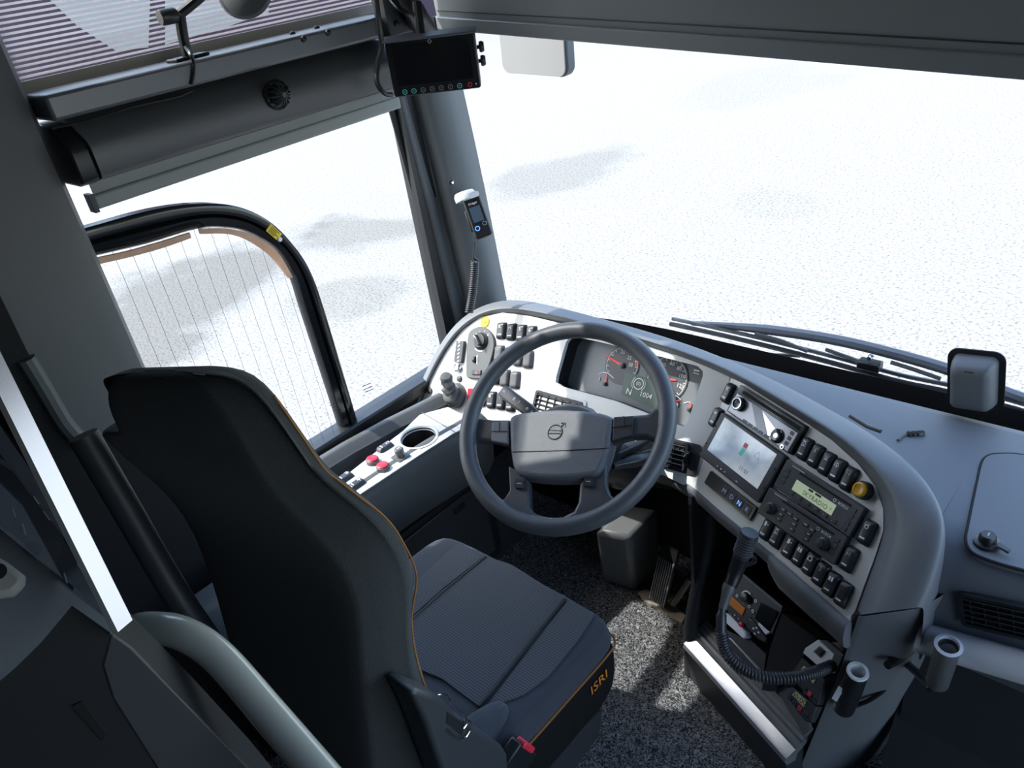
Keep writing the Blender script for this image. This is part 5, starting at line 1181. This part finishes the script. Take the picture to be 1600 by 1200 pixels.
build('rim', MB().lathe(M, [(.0185, L_-.003), (.0205, L_+.001), (.0155, L_+.003), (.0150, L_-.004)], 28, True), K['ledge'], parent=hs, smooth=40)
build('arm', MB().tube([AX(1416, 1036, 1, 1.05), AX(1434, 1052, 1, 1.03), AX(1455, 1073, 1, 1.0)], .007, 10), K['cass'], parent=hs)
build('arm_end', MB().lathe(T(*AX(1455, 1072, 1, .995)), [(.0001, -.009), (.008, -.007), (.009, 0), (.0001, .008)], 14), K['black'], parent=hs)
b = MB(); b.tube([AX(1432, 1004, 1, 1.06), AX(1404, 1028, 1, 1.03), AX(1386, 1040, 1, 1.0)], [.010, .009, .007], 10); build('lever', b, K['black'], label='dark lever poking out behind the dash column', cat='lever')

# ================================================================== alcohol meter on the front pillar
DA = 1.98
c0 = DEP(741, 338, DA); n_ = (CP-c0).normalized(); n_ = (n_+Vector((.0, .0, .1))).normalized()
def GP(u, v, o=0): return PL(u, v, n_, c0+n_*o)
M, W_, H_ = rect(GP, (729, 303), (757, 296), (760, 366), (735, 378))
am_ = thing('breath_tester', M, 'black breath alcohol tester with small screen hanging on the front pillar', 'breath tester')
b = MB(); slab(b, M, W_, H_, .008, -.034, 0); build('body', b, K['black'], parent=am_, bevel=.004)
b = MB(); slab(b, M, W_*1.02, H_*.12, .006, 0, .002); b.v = [v+ (M.to_3x3() @ Vector((0, H_*.43, 0))) for v in b.v]; build('silver_band', b, K['ledge'], parent=am_)
build('screen', MB().box(M @ T(0, H_*.02, .0006), W_*.62, H_*.34, .001), mat('tester_screen', (.07, .10, .14), .15), parent=am_)
build('maker_name', MB().text(M @ T(0, H_*.26, .001), 'Dr\u00e4ger', .008), K['white'], parent=am_)
build('power_ring', MB().ring(M @ T(-W_*.22, -H_*.28, .001), .0055, .0016, 18), K['blue'], parent=am_)
build('button_ring', MB().ring(M @ T(W_*.25, -H_*.22, .001), .005, .001, 16), K['whited'], parent=am_)
build('white_cap', MB().lathe(M @ T(-.012, H_*.40, -.024) @ Matrix.Rotation(math.radians(-90), 4, 'X'), [(.028, 0), (.028, .014), (.024, .021), (.0001, .024)], 24), K['whiteplastic'], parent=am_, smooth=40)
build('holder', MB().box(M @ T(-.012, -.005, -.046), W_*.7, H_*.5, .024), K['black'], parent=am_, bevel=.004)
b = MB(); b.tube(crom([GP(742, 378, -.012), GP(742, 390, -.012), GP(740, 402, -.012), GP(746, 408, -.012), GP(742, 412, -.012)], 5), .0035, 8); build('straight_lead', b, K['black'], parent=am_)
c = coil([GP(742, 409, -.012), GP(741, 430, -.012), GP(738, 460, -.012), GP(733, 488, -.012)], .0085, .003, 24)
build('coiled_lead', c, K['key'], label='black coiled lead hanging from the breath tester', cat='cable', smooth=180)

# ================================================================== partition, glass and handrail behind the driver
def HP(u, v, d): return DEP(u, v, d)
hr = build('handrail', MB().tube(crom([HP(150, 1030, .74), HP(205, 988, .72), HP(250, 982, .71), HP(295, 994, .70), HP(345, 1030, .69), HP(420, 1115, .67), HP(520, 1232, .64), HP(640, 1380, .60)], 8), .0148, 24), K['tube'], smooth=180, label='pale grey bent handrail rising from the partition behind the seat', cat='handrail')
nP = (CP-HP(100, 950, .55)).normalized(); nP = (nP+Vector((.25, 0, .45))).normalized(); pP = HP(100, 950, .58)
pt = thing('partition', T(*HP(100, 1100, .6)), 'dark moulded partition panel at the lower left behind the driver', 'partition')
def PP(u, v, o=0): return PL(u, v, nP, pP+nP*o)
tp = [(-140, 720), (10, 838), (100, 912), (180, 978), (172, 988), (112, 946), (60, 1000), (0, 1052), (-140, 1160)]
b = MB(); b.prism([PP(*p) for p in tp], -nP*.03); build('top_face', b, K['dash'], parent=pt)
nF = (CP-HP(120, 1100, .6)).normalized(); nF = (nF+Vector((.1, -.3, -.5))).normalized(); pF = PP(112, 946, -.002)
fpx = [(112, 946), (172, 988), (206, 1012), (300, 1106), (400, 1212), (440, 1260), (100, 1330), (-160, 1300), (-160, 1172), (0, 1050), (60, 998)]
b = MB(); b.prism([PL(u, v, nF, pF) for u, v in fpx], -nF*.05); fr_ = build('front_face', b, mat('partition_dark', (.018, .019, .021), .5), parent=pt)
build('slot', MB().ngon_prism([PL(u, v, nF, pF+nF*.0015) for u, v in ((112, 1104), (128, 1096), (166, 1148), (160, 1158))], -nF*.003), K['void'], parent=pt)
build('lit_band', MB().ngon_prism([PL(u, v, nF, pF+nF*.0012) for u, v in ((174, 990), (206, 1012), (400, 1212), (252, 1212), (176, 1092), (160, 1040))], -nF*.003), mat('partition_lit', (.05, .053, .058), .5), parent=pt, bevel=.002)  # lighter tone put in for the light on the right-facing side
lt = build('latch', MB().ngon_prism([PP(u, v, .012) for u, v in ((-40, 850), (10, 876), (38, 898), (40, 912), (20, 930), (-40, 940))], -nP*.014), K['beige'], parent=pt, bevel=.005, label='beige latch block')
build('latch_hole', MB().lathe(fr_n(PP(-4, 893, .0125), nP, Vector((1, 0, 0))), [(.006, 0), (.0001, .0005)], 14), K['void'], parent=lt)
# acrylic screen with a bright polished edge
e0, e1 = HP(-60, 462, .50), HP(196, 978, .55)
g0, g1 = HP(-330, 560, .60), HP(60, 875, .60)
gs_ = thing('acrylic_screen', T(*e1), 'clear acrylic screen with a bright white edge above the partition', 'screen')
nG = (e0-e1).cross(g1-e1).normalized()
build('pane', MB().ngon_prism([e0, e1, g1, g0], nG*.004), glass_mat('acrylic_scratched', (.80, .85, .90), 1.0), parent=gs_)
ne = ((CP-e1).normalized()*1.0+Vector((.35, .9, -.28)).normalized()).normalized(); w0 = (e1-e0).cross(ne).normalized()*.0075
if w0.dot(CR) < 0: w0 = -w0
build('bright_edge', MB().ngon_prism([e0-w0, e0+w0, e1+w0, e1-w0], -ne*.005), K['edge'], parent=gs_, label='bright white edge')
b = MB()
for u, v, l in ((20, 795, 14), (35, 818, 18), (72, 775, 10), (100, 895, 16), (60, 770, 6)):
    b.tube([HP(u, v, .56), HP(u+l*.3, v+l, .56)], .0006, 4)
build('scratch', b, K['whited'], parent=gs_)
# black panel standing in for the shade on the lower wall behind the pillar
struct('shade_panel', MB().prism([AX(u, v, 0, -1.496) for u, v in ((-60, 300), (-20, 420), (42, 548), (118, 672), (215, 690), (300, 760), (440, 1000), (440, 1150), (100, 1200), (-60, 900))], Vector((-.05, 0, 0))).abox(-1.60, -1.505, -1.58, .13, -.05, 1.25), K['void'])
b = MB(); b.tube(crom([AX(u, v, 0, -1.495) for u, v in ((40, 560), (70, 610), (100, 660), (128, 690))], 4), .016, 10); 
build('pillar_highlight', b, K['grey'], label='grey strip standing in for the highlight down the left edge of the pillar', cat='strip')  # strip put in for the highlight on the pillar's left edge
b = MB(); b.tube(crom([AX(u, v, 1, .24) for u, v in ((130, 680), (200, 800), (270, 920), (330, 1010))], 4), .022, 12); build('belt_tube', b, K['dark'], label='black tube running down behind the driver seat', cat='tube')

# ================================================================== far outside
BD = ray(200, 20); BD.z = 0; BD.normalize(); BO = Vector((0, 0, 0))+BD*30; BX = Vector((-BD.y, BD.x, 0))
fb_ = thing('far_building', T(BO.x, BO.y, GZ), 'dark building far off beyond the striped side window', 'building')
build('wall', MB().box(frame(BO+Vector((0, 0, 3))+BD*1, BX, Vector((0, 0, 1))), 46, 8, 2), mat('dark_purple_brick', (.05, .03, .045), .8), parent=fb_)
def BP(u, v): return PL(u, v, -BD, BO-BD*.05)
for px in (((60, -40), (68, -10), (120, 40), (182, 80), (232, 74), (236, -40)), ((258, 70), (345, 45), (420, 20), (420, -40), (258, -40))):
    build('pale_patch', MB().prism([BP(*p) for p in px], BD*.1), mat('pale_patch_tone', (.30, .29, .27), .8), parent=fb_)  # pale wedge painted on for the pavement reflection, with a second pale patch
